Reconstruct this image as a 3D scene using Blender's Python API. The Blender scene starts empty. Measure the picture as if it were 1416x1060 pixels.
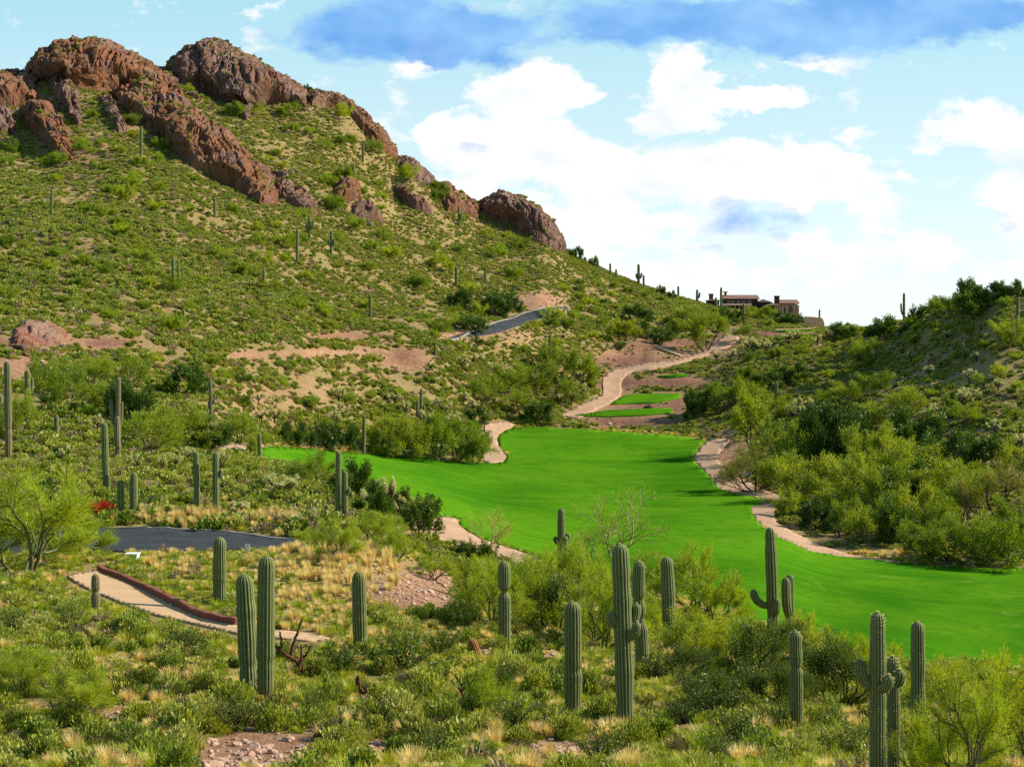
import bpy, bmesh, math, random
import numpy as np
from mathutils import Vector, Matrix
from mathutils.geometry import delaunay_2d_cdt

SC = bpy.context.scene
COL = SC.collection
RNG = np.random.default_rng(7)
random.seed(7)
R = math.radians

# ------------------------------------------------------------------ camera
F = 2245.0
PITCH = math.atan(60.0 / F)
CP, SP = math.cos(PITCH), math.sin(PITCH)
CAMZ = 26.0

def ue(px, py):
    px = np.asarray(px, float); py = np.asarray(py, float)
    yv = (530.0 - py) / F
    dy = CP + SP * yv
    return (px - 708.0) / F / dy, (-SP + CP * yv) / dy

def px_of(u, e):
    # inverse of ue
    yv = (e * CP + SP) / (CP - e * SP)
    dy = CP + SP * yv
    return 708.0 + u * dy * F, 530.0 - yv * F

cam_d = bpy.data.cameras.new('camera')
cam = bpy.data.objects.new('camera', cam_d)
COL.objects.link(cam)
cam_d.sensor_fit = 'HORIZONTAL'
cam_d.sensor_width = 36.0
cam_d.lens = 36.0 * F / 1416.0
cam_d.clip_start = 0.1
cam_d.clip_end = 20000
cam.location = (0, 0, CAMZ)
cam.rotation_euler = (R(90) - PITCH, 0, 0)
SC.camera = cam

# ------------------------------------------------------------------ noise
_perm = RNG.permutation(256)
_perm = np.concatenate([_perm, _perm, _perm])
_g = RNG.normal(size=(256, 3)); _g /= np.linalg.norm(_g, axis=1)[:, None]

def perlin(x, y, z=0.0):
    x, y, z = np.broadcast_arrays(np.asarray(x, float), np.asarray(y, float), np.asarray(z, float))
    xi, yi, zi = np.floor(x).astype(int), np.floor(y).astype(int), np.floor(z).astype(int)
    xf, yf, zf = x - xi, y - yi, z - zi
    f = lambda t: t * t * t * (t * (t * 6 - 15) + 10)
    su, sv, sw = f(xf), f(yf), f(zf)
    def gr(i, j, k):
        h = _perm[_perm[_perm[(xi + i) & 255] + ((yi + j) & 255)] + ((zi + k) & 255)]
        g = _g[h]
        return g[..., 0] * (xf - i) + g[..., 1] * (yf - j) + g[..., 2] * (zf - k)
    l = lambda a, b, t: a + (b - a) * t
    return l(l(l(gr(0,0,0), gr(1,0,0), su), l(gr(0,1,0), gr(1,1,0), su), sv),
             l(l(gr(0,0,1), gr(1,0,1), su), l(gr(0,1,1), gr(1,1,1), su), sv), sw) * 1.6

def fbm(x, y, z=0.0, o=4):
    s, a = 0.0, 1.0
    for i in range(o):
        s = s + a * perlin(np.asarray(x) * 2**i + 17.3*i, np.asarray(y) * 2**i - 9.1*i, np.asarray(z) * 2**i + 3.7*i)
        a *= 0.5
    return s

def sstep(a, b, x):
    t = np.clip((x - a) / (b - a), 0, 1)
    return t * t * (3 - 2 * t)

# ------------------------------------------------------------------ mesh helpers
def make_mesh(name, verts, faces, mats=(), smooth=False, fmat=None):
    """faces: list of index arrays (each (n,3) or (n,4))."""
    me = bpy.data.meshes.new(name)
    verts = np.asarray(verts, np.float32)
    if isinstance(faces, np.ndarray): faces = [faces]
    faces = [f for f in faces if len(f)]
    me.vertices.add(len(verts))
    me.vertices.foreach_set('co', verts.ravel())
    nl = sum(f.size for f in faces); nf = sum(len(f) for f in faces)
    me.loops.add(nl); me.polygons.add(nf)
    me.loops.foreach_set('vertex_index', np.concatenate([f.ravel() for f in faces]).astype(np.int32))
    tot = np.concatenate([np.full(len(f), f.shape[1]) for f in faces]).astype(np.int32)
    st = np.concatenate([[0], np.cumsum(tot)[:-1]]).astype(np.int32)
    me.polygons.foreach_set('loop_start', st)
    me.polygons.foreach_set('use_smooth', np.full(nf, bool(smooth)))
    if fmat is not None: me.polygons.foreach_set('material_index', np.asarray(fmat, np.int32))
    for m in mats: me.materials.append(m)
    me.update(calc_edges=True)
    me.validate()
    return me

def attr(me, name, vals):
    a = me.attributes.new(name, 'FLOAT', 'POINT')
    a.data.foreach_set('value', np.asarray(vals, np.float32))

def link(name, me, parent=None, loc=None):
    o = bpy.data.objects.new(name, me)
    COL.objects.link(o)
    if parent is not None: o.parent = parent
    if loc is not None: o.location = loc
    return o

def tag(o, label=None, cat=None, group=None, kind=None):
    if label: o['label'] = label
    if cat: o['category'] = cat
    if group: o['group'] = group
    if kind: o['kind'] = kind
    return o

class MB:
    """collects pieces into one mesh"""
    def __init__(s): s.v = []; s.q = []; s.t = []; s.n = 0; s.at = []
    def add(s, v, q=None, t=None, a=None):
        v = np.asarray(v, float).reshape(-1, 3)
        if q is not None and len(q): s.q.append(np.asarray(q) + s.n)
        if t is not None and len(t): s.t.append(np.asarray(t) + s.n)
        s.v.append(v); s.n += len(v)
        s.at.append(np.zeros(len(v)) if a is None else np.broadcast_to(np.asarray(a, float), (len(v),)))
    def box(s, x0, x1, y0, y1, z0, z1):
        v = [(x0,y0,z0),(x1,y0,z0),(x1,y1,z0),(x0,y1,z0),(x0,y0,z1),(x1,y0,z1),(x1,y1,z1),(x0,y1,z1)]
        s.add(v, [(0,3,2,1),(4,5,6,7),(0,1,5,4),(1,2,6,5),(2,3,7,6),(3,0,4,7)])
    def tube(s, P, rad, n=7, a=None, cap=True):
        P = np.asarray(P, float); m = len(P); rad = np.broadcast_to(rad, (m,))
        T = np.gradient(P, axis=0); T /= np.linalg.norm(T, axis=1)[:, None] + 1e-9
        up = np.array([1.0, 0.13, 0.07])
        if abs(T[0] @ up) > 0.9 * np.linalg.norm(up): up = np.array([0.1, 1.0, 0.0])
        rings = []
        ang = np.linspace(0, 2*math.pi, n, endpoint=False)
        b = up
        for i in range(m):
            b = b - T[i] * (b @ T[i]); b /= np.linalg.norm(b) + 1e-9
            c = np.cross(T[i], b)
            rings.append(P[i] + rad[i] * (np.cos(ang)[:, None] * b + np.sin(ang)[:, None] * c))
        V = np.concatenate(rings)
        i = np.arange(m - 1)[:, None] * n; j = np.arange(n)[None]; k = (j + 1) % n
        Q = np.stack([i + j, i + k, i + n + k, i + n + j], -1).reshape(-1, 4)
        t = []
        if cap:
            t = [(len(V), (x+1) % n, x) for x in range(n)] + [(len(V)+1, (m-1)*n + x, (m-1)*n + (x+1) % n) for x in range(n)]
            V = np.vstack([V, P[0], P[-1]])
        s.add(V, Q, t, a)
    def mesh(s, name, mats, smooth=False):
        f = []
        if s.q: f.append(np.concatenate(s.q).reshape(-1, 4))
        if s.t: f.append(np.concatenate([np.asarray(x).reshape(-1, 3) for x in s.t]))
        me = make_mesh(name, np.concatenate(s.v), f, mats if isinstance(mats, (list, tuple)) else [mats], smooth)
        attr(me, 'tone', np.concatenate(s.at))
        return me

# ------------------------------------------------------------------ materials
def newmat(name):
    m = bpy.data.materials.new(name); m.use_nodes = True
    nt = m.node_tree; nt.nodes.clear()
    return m, nt

class NT:
    def __init__(s, nt): s.nt = nt
    def n(s, t, **kw):
        x = s.nt.nodes.new(t)
        for k, v in kw.items(): setattr(x, k, v)
        return x
    def l(s, a, b): s.nt.links.new(a, b)
    def math(s, op, a, b=None, c=None, clamp=False):
        x = s.n('ShaderNodeMath', operation=op, use_clamp=clamp)
        for i, v in enumerate((a, b, c)):
            if v is None: continue
            if isinstance(v, (int, float)): x.inputs[i].default_value = v
            else: s.l(v, x.inputs[i])
        return x.outputs[0]
    def vmath(s, op, a, b=None, out=0):
        x = s.n('ShaderNodeVectorMath', operation=op)
        for i, v in enumerate((a, b)):
            if v is None: continue
            if isinstance(v, (tuple, list)): x.inputs[i].default_value = v
            else: s.l(v, x.inputs[i])
        return x.outputs[out]
    def mix(s, f, a, b, mode='MIX'):
        x = s.n('ShaderNodeMix', data_type='RGBA', blend_type=mode)
        for sock, v in ((x.inputs[0], f), (x.inputs[6], a), (x.inputs[7], b)):
            if isinstance(v, (int, float)): sock.default_value = v
            elif isinstance(v, (tuple, list)): sock.default_value = tuple(v) + ((1,) if len(v) == 3 else ())
            else: s.l(v, sock)
        return x.outputs[2]
    def noise(s, scale, detail=4, vec=None, rough=0.55, out=0):
        x = s.n('ShaderNodeTexNoise'); x.inputs['Scale'].default_value = scale
        x.inputs['Detail'].default_value = detail; x.inputs['Roughness'].default_value = rough
        if vec is not None: s.l(vec, x.inputs['Vector'])
        return x.outputs[out]
    def ramp(s, f, stops):
        x = s.n('ShaderNodeValToRGB'); cr = x.color_ramp
        while len(cr.elements) < len(stops): cr.elements.new(0.5)
        for e, (p, c) in zip(cr.elements, stops):
            e.position = p; e.color = tuple(c) + (1,)
        s.l(f, x.inputs[0]); return x.outputs[0]
    def rng(s, f, a, b, c=0.0, d=1.0):
        x = s.n('ShaderNodeMapRange'); s.l(f, x.inputs[0])
        for i, v in enumerate((a, b, c, d)): x.inputs[i+1].default_value = v
        return x.outputs[0]
    def attr(s, name):
        x = s.n('ShaderNodeAttribute', attribute_name=name); return x.outputs['Fac']
    def pos(s): return s.n('ShaderNodeNewGeometry').outputs['Position']
    def obj(s): return s.n('ShaderNodeTexCoord').outputs['Object']
    def bump(s, h, strength=0.5, dist=0.1):
        x = s.n('ShaderNodeBump'); x.inputs['Strength'].default_value = strength; x.inputs['Distance'].default_value = dist
        s.l(h, x.inputs['Height']); return x.outputs[0]
    def out(s, col, rough=0.9, normal=None, spec=0.2):
        b = s.n('ShaderNodeBsdfPrincipled')
        if isinstance(col, (tuple, list)): b.inputs['Base Color'].default_value = tuple(col) + (1,)
        else: s.l(col, b.inputs['Base Color'])
        if isinstance(rough, (int, float)): b.inputs['Roughness'].default_value = rough
        else: s.l(rough, b.inputs['Roughness'])
        b.inputs['Specular IOR Level'].default_value = spec
        if normal is not None: s.l(normal, b.inputs['Normal'])
        o = s.n('ShaderNodeOutputMaterial'); s.l(b.outputs[0], o.inputs[0]); return b

def leaf_mat(name, stops, trans=0.24, per='random', rough=0.6):
    """foliage: colour varies from plant to plant and leaf to leaf"""
    m, nt = newmat(name); k = NT(nt)
    rnd = k.n('ShaderNodeObjectInfo').outputs['Random']
    island = k.n('ShaderNodeNewGeometry').outputs['Random Per Island']
    f = k.math('ADD', k.math('MULTIPLY', rnd, 0.62), k.math('MULTIPLY', island, 0.38))
    c = k.ramp(f, [(q, (min(r*1.45, .75), min(g*1.35, .72), b)) for q, (r, g, b) in stops])
    d = k.n('ShaderNodeBsdfDiffuse'); k.l(c, d.inputs[0])
    t = k.n('ShaderNodeBsdfTranslucent')
    k.l(k.mix(1.0, c, (1.25, 1.2, 0.6), 'MULTIPLY'), t.inputs[0])
    g = k.n('ShaderNodeBsdfGlossy'); g.inputs['Roughness'].default_value = 0.45; g.inputs[0].default_value = (1,1,1,1)
    mx = k.n('ShaderNodeMixShader'); mx.inputs[0].default_value = trans
    k.l(d.outputs[0], mx.inputs[1]); k.l(t.outputs[0], mx.inputs[2])
    m2 = k.n('ShaderNodeMixShader'); m2.inputs[0].default_value = 0.02
    k.l(mx.outputs[0], m2.inputs[1]); k.l(g.outputs[0], m2.inputs[2])
    o = k.n('ShaderNodeOutputMaterial'); k.l(m2.outputs[0], o.inputs[0])
    return m

def plain_mat(name, c1, c2, scale=3.0, rough=0.85, bump=0.3, bscale=None, spec=0.2, coord='obj'):
    m, nt = newmat(name); k = NT(nt)
    v = k.obj() if coord == 'obj' else k.pos()
    n1 = k.noise(scale, 6, v, 0.65)
    c = k.mix(k.rng(n1, 0.3, 0.7), c1, c2)
    nb = k.noise(bscale or scale * 5, 5, v, 0.7)
    k.out(c, rough, k.bump(nb, bump, 0.05), spec)
    return m

M = {}
M['scrub'] = leaf_mat('scrub_leaves', [(0.0,(.05,.09,.016)),(0.25,(.11,.165,.028)),(0.45,(.20,.255,.034)),(0.6,(.13,.175,.06)),(0.75,(.25,.27,.05)),(0.88,(.30,.27,.09)),(1.0,(.34,.28,.16))])
M['sage'] = leaf_mat('sage_leaves', [(0.0,(.10,.14,.03)),(0.25,(.19,.235,.045)),(0.5,(.27,.305,.042)),(0.7,(.23,.255,.12)),(0.85,(.33,.34,.06)),(1.0,(.31,.29,.20))])
M['pale_pv'] = leaf_mat('palo_verde_leaves', [(0.0,(.13,.20,.012)),(0.4,(.19,.27,.014)),(0.75,(.25,.31,.016)),(1.0,(.31,.35,.022))], 0.45)
M['olive_pv'] = leaf_mat('olive_leaves', [(0.0,(.09,.145,.012)),(0.4,(.15,.215,.014)),(0.75,(.205,.26,.018)),(1.0,(.27,.30,.03))], 0.4)
M['mid_leaf'] = leaf_mat('mid_leaves', [(0.0,(.07,.12,.014)),(0.4,(.125,.19,.02)),(0.75,(.19,.25,.022)),(1.0,(.25,.29,.03))], 0.35)
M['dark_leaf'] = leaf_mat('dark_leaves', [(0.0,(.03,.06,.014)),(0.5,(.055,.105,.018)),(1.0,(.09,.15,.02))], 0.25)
M['creosote'] = leaf_mat('creosote_leaves', [(0.0,(.04,.07,.016)),(0.5,(.075,.115,.02)),(1.0,(.15,.18,.05))], 0.3)
M['grey_tree'] = leaf_mat('grey_twigs', [(0.0,(.12,.14,.03)),(0.5,(.18,.19,.045)),(1.0,(.24,.23,.07))], 0.3)
M['straw'] = leaf_mat('straw_blades', [(0.0,(.40,.31,.19)),(0.5,(.48,.395,.26)),(1.0,(.52,.46,.33))], 0.45)
M['greengrass'] = leaf_mat('green_blades', [(0.0,(.12,.18,.014)),(0.5,(.22,.28,.02)),(0.8,(.32,.32,.04)),(1.0,(.44,.36,.12))], 0.4)
M['drybrush'] = leaf_mat('dry_twigs', [(0.0,(.13,.11,.08)),(0.5,(.21,.17,.13)),(1.0,(.27,.23,.18))], 0.2)
M['darkdry'] = leaf_mat('dark_dry_twigs', [(0.0,(.05,.04,.035)),(0.5,(.09,.07,.055)),(1.0,(.13,.12,.06))], 0.15)
M['redleaf'] = leaf_mat('red_leaves', [(0.0,(.20,.02,.01)),(0.5,(.32,.035,.015)),(1.0,(.30,.11,.03))], 0.3)
M['cholla'] = leaf_mat('cholla_spines', [(0.0,(.32,.34,.21)),(0.5,(.40,.41,.28)),(1.0,(.46,.46,.36))], 0.3)
M['ychola'] = leaf_mat('yellow_spines', [(0.0,(.40,.34,.08)),(1.0,(.50,.46,.18))], 0.3)
M['bark'] = plain_mat('dark_bark', (.045,.03,.02), (.10,.07,.045), 6, 0.95, 0.6)
M['gbark'] = plain_mat('green_bark', (.09,.10,.03), (.18,.17,.07), 5, 0.9, 0.4)
M['pbark'] = plain_mat('pale_bark', (.22,.22,.08), (.42,.38,.18), 5, 0.9, 0.4)
M['brownwood'] = plain_mat('dead_wood', (.07,.03,.018), (.17,.075,.045), 7, 0.95, 0.7)

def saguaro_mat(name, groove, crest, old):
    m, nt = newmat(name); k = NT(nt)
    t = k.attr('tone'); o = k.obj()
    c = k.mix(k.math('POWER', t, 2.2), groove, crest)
    sp = k.n('ShaderNodeSeparateXYZ'); k.l(o, sp.inputs[0])
    n1 = k.noise(2.2, 4, o)
    brown = k.math('MULTIPLY', k.rng(n1, 0.38, 0.60), k.attr('old'))
    c = k.mix(brown, c, old)
    pat = k.noise(25, 3, o, 0.7)
    c = k.mix(k.math('MULTIPLY', k.rng(pat, 0.45, 0.75), 0.35), c, (.30,.30,.20))
    rnd = k.n('ShaderNodeObjectInfo').outputs['Random']
    c = k.mix(k.math('MULTIPLY', rnd, 0.4), c, (.13,.14,.04))
    scar = k.noise(5.5, 4, o, .6)
    c = k.mix(k.math('MULTIPLY', k.rng(scar, .64, .70), .8), c, (.13,.09,.055))
    mz = k.n('ShaderNodeMapping'); mz.inputs['Scale'].default_value = (.25,.25,2.6); k.l(o, mz.inputs[0])
    band = k.noise(1.0, 4, mz.outputs[0], .6)
    c = k.mix(k.math('MULTIPLY', k.rng(band, .5, .72), .45), c, (.075,.075,.025))
    b = k.out(c, 0.75, k.bump(k.noise(60, 3, o, 0.7), 0.5, 0.02), 0.25)
    return m
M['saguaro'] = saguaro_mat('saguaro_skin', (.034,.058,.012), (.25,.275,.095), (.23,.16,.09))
M['oldsaguaro'] = saguaro_mat('weathered_saguaro_skin', (.07,.06,.025), (.28,.24,.13), (.26,.16,.09))
M['fuzz'] = leaf_mat('cream_spines', [(0.0,(.5,.47,.32)),(1.0,(.68,.64,.48))], 0.45)

# ------------------------------------------------------------------ terrain profile: for columns of the view, (picture row, metres away)
COLS = {
 -250: [(1060,32),(960,40),(880,52),(800,75),(740,95),(680,115),(600,150),(520,175),(470,195),(400,240),(300,310),(200,370),(130,430),(100,450)],
 0:   [(1060,33),(960,41),(880,52),(800,72),(745,92),(700,108),(630,128),(560,155),(500,178),(470,190),(400,235),(300,305),(220,360),(150,415),(108,450)],
 75:  [(1060,33),(960,41),(880,53),(820,67),(790,76),(760,87),(735,97),(690,111),(630,130),(560,160),(500,188),(470,200),(400,242),(300,312),(220,365),(150,420),(80,470)],
 150: [(1060,33),(960,42),(880,54),(830,66),(795,76),(760,88),(735,98),(690,112),(630,132),(560,165),(500,200),(470,210),(400,250),(300,320),(220,370),(130,440),(66,480)],
 230: [(1060,32),(960,43),(880,55),(840,65),(795,77),(760,89),(737,98),(690,112),(630,136),(560,178),(500,210),(475,220),(400,265),(300,335),(220,390),(150,450),(102,495)],
 300: [(1060,32),(960,44),(880,56),(850,64),(790,78),(760,90),(740,98),(690,112),(640,135),(625,150),(560,190),(500,222),(480,232),(400,285),(300,355),(200,425),(130,480),(62,520)],
 400: [(1060,32),(960,44),(885,57),(820,70),(760,88),(750,96),(700,110),(660,130),(640,180),(622,205),(560,228),(490,250),(400,310),(300,385),(200,455),(120,515)],
 500: [(1060,32),(960,45),(890,58),(820,70),(770,82),(720,105),(690,140),(660,175),(628,225),(560,260),(490,290),(400,350),(300,425),(220,485),(165,525)],
 600: [(1060,32),(960,46),(890,60),(830,72),(780,95),(745,140),(715,155),(680,185),(634,235),(560,285),(480,315),(400,390),(330,455),(258,525)],
 700: [(1060,32),(960,46),(895,60),(850,74),(800,115),(775,140),(745,155),(700,190),(640,245),(592,300),(540,325),(480,350),(460,360),(436,388),(400,430),(330,510),(288,550)],
 780: [(1060,33),(985,42),(900,60),(850,80),(800,125),(785,138),(740,165),(690,200),(640,250),(593,305),(575,322),(540,345),(480,380),(440,405),(424,428),(390,480),(352,545)],
 860: [(1060,33),(1005,40),(930,53),(860,85),(815,120),(780,140),(740,168),(690,205),(640,252),(598,300),(592,311),(577,317),(567,335),(563,338),(557,341),(546,360),(535,364),(522,368),(510,378),(480,400),(440,435),(400,510),(382,545)],
 950: [(1060,33),(1000,41),(920,58),(870,85),(830,115),(780,138),(740,165),(690,205),(640,250),(606,290),(590,308),(575,317),(565,334),(560,338),(553,342),(544,358),(530,364),(520,368),(500,390),(470,420),(440,470),(412,530)],
 1050:[(1060,33),(1000,42),(940,56),(890,85),(860,108),(800,132),(740,165),(690,205),(640,240),(600,285),(560,315),(520,350),(480,400),(462,430),(456,460),(445,490),(434,520)],
 1150:[(1060,34),(1000,43),(950,56),(915,95),(880,112),(800,145),(765,165),(700,200),(640,235),(580,280),(520,330),(480,375),(460,430),(454,500)],
 1250:[(1060,34),(1020,41),(960,56),(920,105),(880,116),(800,150),(778,162),(730,180),(650,212),(580,250),(520,295),(470,335),(446,365)],
 1330:[(1060,35),(1000,46),(950,65),(920,112),(880,120),(800,152),(786,160),(730,178),(650,205),(580,235),(500,285),(440,310),(415,325)],
 1416:[(1060,36),(1000,48),(950,68),(925,114),(880,122),(800,155),(789,160),(730,176),(650,200),(580,225),(500,260),(440,285),(408,300)],
 1650:[(1060,38),(1000,48),(950,68),(920,112),(800,150),(780,160),(700,180),(600,215),(500,250),(430,280),(400,300)],
}
SKY = [(-300,100),(0,112),(30,114),(42,104),(70,84),(110,71),(160,75),(210,100),(228,106),(258,82),(300,67),(340,86),(400,121),(425,130),(480,143),(530,190),(548,220),(565,222),(600,250),(625,266),(660,286),(690,278),(715,282),(745,299),(778,338),(783,350),(830,371),(880,392),(930,408),(970,420),(1050,434),(1110,446),(1150,455),(1190,455),(1220,450),(1255,443),(1290,428),(1330,410),(1370,408),(1416,404),(1650,396)]

def pchip(x, y, q):
    x = np.asarray(x, float); y = np.asarray(y, float)
    h = np.diff(x); d = np.diff(y) / h
    m = np.zeros(len(x)); m[0], m[-1] = d[0], d[-1]
    for i in range(1, len(x) - 1):
        if d[i-1] * d[i] > 0:
            w1, w2 = 2*h[i] + h[i-1], h[i] + 2*h[i-1]
            m[i] = (w1 + w2) / (w1 / d[i-1] + w2 / d[i])
    i = np.clip(np.searchsorted(x, q) - 1, 0, len(x) - 2)
    t = np.clip((q - x[i]) / h[i], 0, 1)
    return ((1+2*t)*(1-t)**2)*y[i] + t*(1-t)**2*h[i]*m[i] + t*t*(3-2*t)*y[i+1] + t*t*(t-1)*h[i]*m[i+1]

U = np.concatenate([np.linspace(-1.3, -.36, 40)[:-1], np.linspace(-.36, .36, 900), np.linspace(.36, 1.3, 40)[1:]])
V = np.concatenate([np.linspace(math.log(6), math.log(800), 680), np.linspace(math.log(800), math.log(9000), 30)[1:]])
YV = np.exp(V)

def build_E():
    uc, ec = [], []
    for px in sorted(COLS):
        k = COLS[px]
        uc.append(float(ue(px, 500)[0]))
        Y = [6, 12, 20] + [b for a, b in k]
        E = [-.49, -.35, -.295] + [float(ue(px, a)[1]) for a, b in k]
        Yr, er = Y[-1], E[-1]; zr = er * Yr
        Y += [Yr * 1.08, Yr * 1.45, 1100, 2600, 9100]
        zb = zr * 0.35 if zr > 0 else zr - 5
        E += [er - 0.010, zb / (Yr * 1.45), -15/1100, -25/2600, -26/9100]
        ec.append(pchip(np.log(Y), E, V))
    uc = np.array(uc); ec = np.array(ec)
    Ug = np.clip(U, uc[0], uc[-1])
    out = np.empty((len(U), len(V)))
    for j in range(len(V)): out[:, j] = pchip(uc, ec[:, j], Ug)
    def blur(A, s, ax):
        r = int(3*s); w = np.exp(-np.arange(-r, r+1)**2 / (2*s*s)); w /= w.sum()
        P = np.pad(A, [(r, r) if a == ax else (0, 0) for a in (0, 1)], 'edge')
        return sum(w[i] * np.take(P, np.arange(i, i + A.shape[ax]), ax) for i in range(2*r+1))
    out = blur(blur(out, 9, 0), 2.0, 1)
    return out, blur

E0, blur2 = build_E()

# --- picture-space rasters: where ground kinds lie, used only to pick what grows or lies at a spot of the terrain
RX0, RY0, RS = -340, 20, 3
RW, RH = 710, 350
gx = RX0 + RS * np.arange(RW); gy = RY0 + RS * np.arange(RH)
GX, GY = np.meshgrid(gx, gy, indexing='ij')

def inpoly(poly, x, y):
    p = np.asarray(poly, float); n = len(p)
    c = np.zeros(np.shape(x), bool)
    for i in range(n):
        x1, y1 = p[i]; x2, y2 = p[(i+1) % n]
        if y1 == y2: continue
        cond = (y1 > y) != (y2 > y)
        c ^= cond & (x < (x2 - x1) * (y - y1) / (y2 - y1) + x1)
    return c

def look(ras, px, py):
    i = np.clip(((np.asarray(px) - RX0) / RS).round().astype(int), 0, RW - 1)
    j = np.clip(((np.asarray(py) - RY0) / RS).round().astype(int), 0, RH - 1)
    return ras[i, j]

FAIRWAY = [(335,622),(379,618),(427,621),(478,626),(530,629),(574,632),(626,638),(658,641),(696,641),(704,634),(690,619),(685,609),(692,600),(706,592),(751,591),(799,594),(858,598),(936,604),(979,609),(967,620),(957,633),(967,645),(982,661),(991,676),(1024,685),(1076,694),(1036,701),(1043,718),(1072,742),(1119,763),(1166,771),(1232,778),(1298,784),(1416,788),(1560,792),(1780,796),(1780,945),(1560,935),(1416,927),(1330,918),(1280,921),(1200,903),(1150,892),(1100,878),(1000,848),(900,815),(820,797),(766,783),(740,770),(700,757),(662,745),(637,730),(632,716),(600,714),(570,694),(540,680),(510,664),(480,657),(440,652),(400,643),(360,637)]
PATHS = {
 'cart_path': [(602,714),(632,716),(637,730),(662,745),(700,757),(740,770),(766,783),(766,792),(720,784),(680,769),(640,758),(612,751),(595,745),(592,730)],
 'fairway_path': [(668,586),(700,583),(714,588),(696,598),(686,608),(692,620),(705,634),(696,641),(668,641),(664,630),(675,615),(672,600)],
 'dirt_path': [(979,609),(1013,606),(1000,620),(990,633),(1000,650),(1030,665),(1060,680),(1087,688),(1084,697),(1068,708),(1072,722),(1100,738),(1140,757),(1180,769),(1250,777),(1236,781),(1166,772),(1119,763.5),(1072,742.5),(1043,718.5),(1035,701),(1075,694.5),(1024,685.5),(991,677),(982,661.5),(957,633.5),(967,620.5)],
 'tee_path': [(772,574),(808,557),(836,545),(831,528),(843,512),(890,503),(935,498),(975,484),(998,468),(1006,455),(1029,454),(1022,470),(1002,484),(962,497),(917,508.5),(868,516.5),(858,530),(862,545),(847,557),(817,571),(800,580)],
 'concrete_path': [(90,797),(140,788),(185,809),(235,834),(290,858),(330,867),(440,878),(460,885),(430,888),(330,878),(270,864),(220,853),(166,834),(116,813)],
 'edge_path': [(300,616),(340,614),(372,617),(345,622),(330,626),(300,624)],
 'lower_path': [(1120,893),(1150,903),(1172,915),(1166,930),(1140,924),(1115,905)],
}
ROADS = {
 'hill_road': [(612,470),(650,459),(680,449),(720,434),(755,427),(785,423),(790,428),(760,436),(725,448),(690,460),(650,467)],
 'access_road': [(-60,733),(60,732),(140,731),(200,730),(270,734),(340,739),(412,747),(400,757),(335,761),(250,762),(170,764),(100,760),(-60,768)],
}
TEES = {
 'upper_tee': [(841,560),(864,547),(905,545),(945,544.5),(944,550),(905,558)],
 'lower_tee': [(790,575.5),(842,568),(890,566),(929,564.5),(934,571),(890,575),(840,577)],
 'small_tee': [(905,521),(945,517),(956,520),(930,523)],
 'green_shelf': [(1062,458.4),(1120,456.0),(1185,455.0),(1190,456.2),(1130,457.8),(1080,459.8)],
}
ROCKS = {  # outline in the picture, bulge in metres, on the skyline or not
 'dome_a': ([(33,104),(50,90),(68,76),(102,61),(129,56),(163,63),(190,75),(217,88),(240,112),(262,143),(238,140),(210,132),(170,124),(136,126),(112,122),(71,114),(37,114)], 2.6, True),
 'rib_a': ([(153,128),(190,120),(221,123),(251,140),(295,173),(340,214),(366,238),(387,262),(384,284),(357,282),(333,268),(306,253),(265,231),(238,211),(224,190),(200,177),(170,150)], 3.6, False),
 'rib_b': ([(363,234),(391,241),(414,262),(438,285),(440,298),(418,294),(384,272)], 2.6, False),
 'dome_b': ([(226,100),(240,84),(258,68),(282,56),(306,54),(326,61),(357,85),(380,99),(408,117),(426,150),(401,142),(380,141),(350,150),(340,168),(313,149),(292,134),(272,126),(248,117)], 2.8, True),
 'ridge_a': ([(421,119),(450,122),(480,129),(519,165),(534,185),(548,206),(551,221),(536,213),(511,198),(503,184),(480,154),(452,148),(430,146)], 2.2, True),
 'ridge_b': ([(547,224),(567,221),(587,236),(600,249),(600,260),(580,252),(562,242)], 1.8, True),
 'ridge_c': ([(605,270),(623,264),(646,272),(666,285),(662,304),(638,293),(618,293)], 2.2, True),
 'dome_c': ([(658,280),(684,266),(715,270),(738,282),(761,300),(776,318),(782,336),(780,349),(750,338),(725,327),(705,311),(679,303),(667,292)], 3.0, True),
 'knob_a': ([(460,260),(475,250),(493,257),(501,273),(475,281),(461,277)], 3.2, False),
 'knob_b': ([(541,256),(562,260),(580,278),(597,297),(572,290),(552,276)], 2.6, False),
 'knob_c': ([(485,285),(506,280),(521,294),(531,309),(505,303),(488,298)], 2.8, False),
 'left_a': ([(-30,108),(0,102),(14,105),(37,105),(51,122),(53,138),(20,148),(-30,150)], 3.0, True),
 'left_b': ([(64,114),(82,109),(102,122),(112,163),(109,178),(95,157),(75,133)], 3.2, False),
 'left_c': ([(18,160),(51,146),(75,156),(92,183),(102,222),(82,221),(61,197),(34,175)], 4.4, False),
 'left_d': ([(-30,158),(0,156),(14,163),(28,196),(14,185),(-30,183)], 3.0, False),
 'left_e': ([(138,133),(153,140),(166,160),(178,184),(163,184),(149,162)], 2.0, False),
 'road_cut': ([(17,466),(37,450),(65,450),(93,462),(88,474),(51,480),(17,478)], 1.1, False),
}
SOFT = np.zeros((RW, RH)); DRAPE = np.zeros((RW, RH), bool)
for P in [FAIRWAY] + list(PATHS.values()) + list(ROADS.values()) + list(TEES.values()):
    DRAPE |= inpoly(P, GX, GY)
_c = PATHS['concrete_path']
NOGROW = inpoly([(a, b + 6) for a, b in _c], GX, GY)
SOFT = np.clip(blur2(blur2(DRAPE.astype(float), 2.5, 0), 2.0, 1) * 2.0, 0, 1)
ROCKM = np.zeros((RW, RH), bool)
for P, b, s in ROCKS.values(): ROCKM |= inpoly(P, GX, GY)
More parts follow.
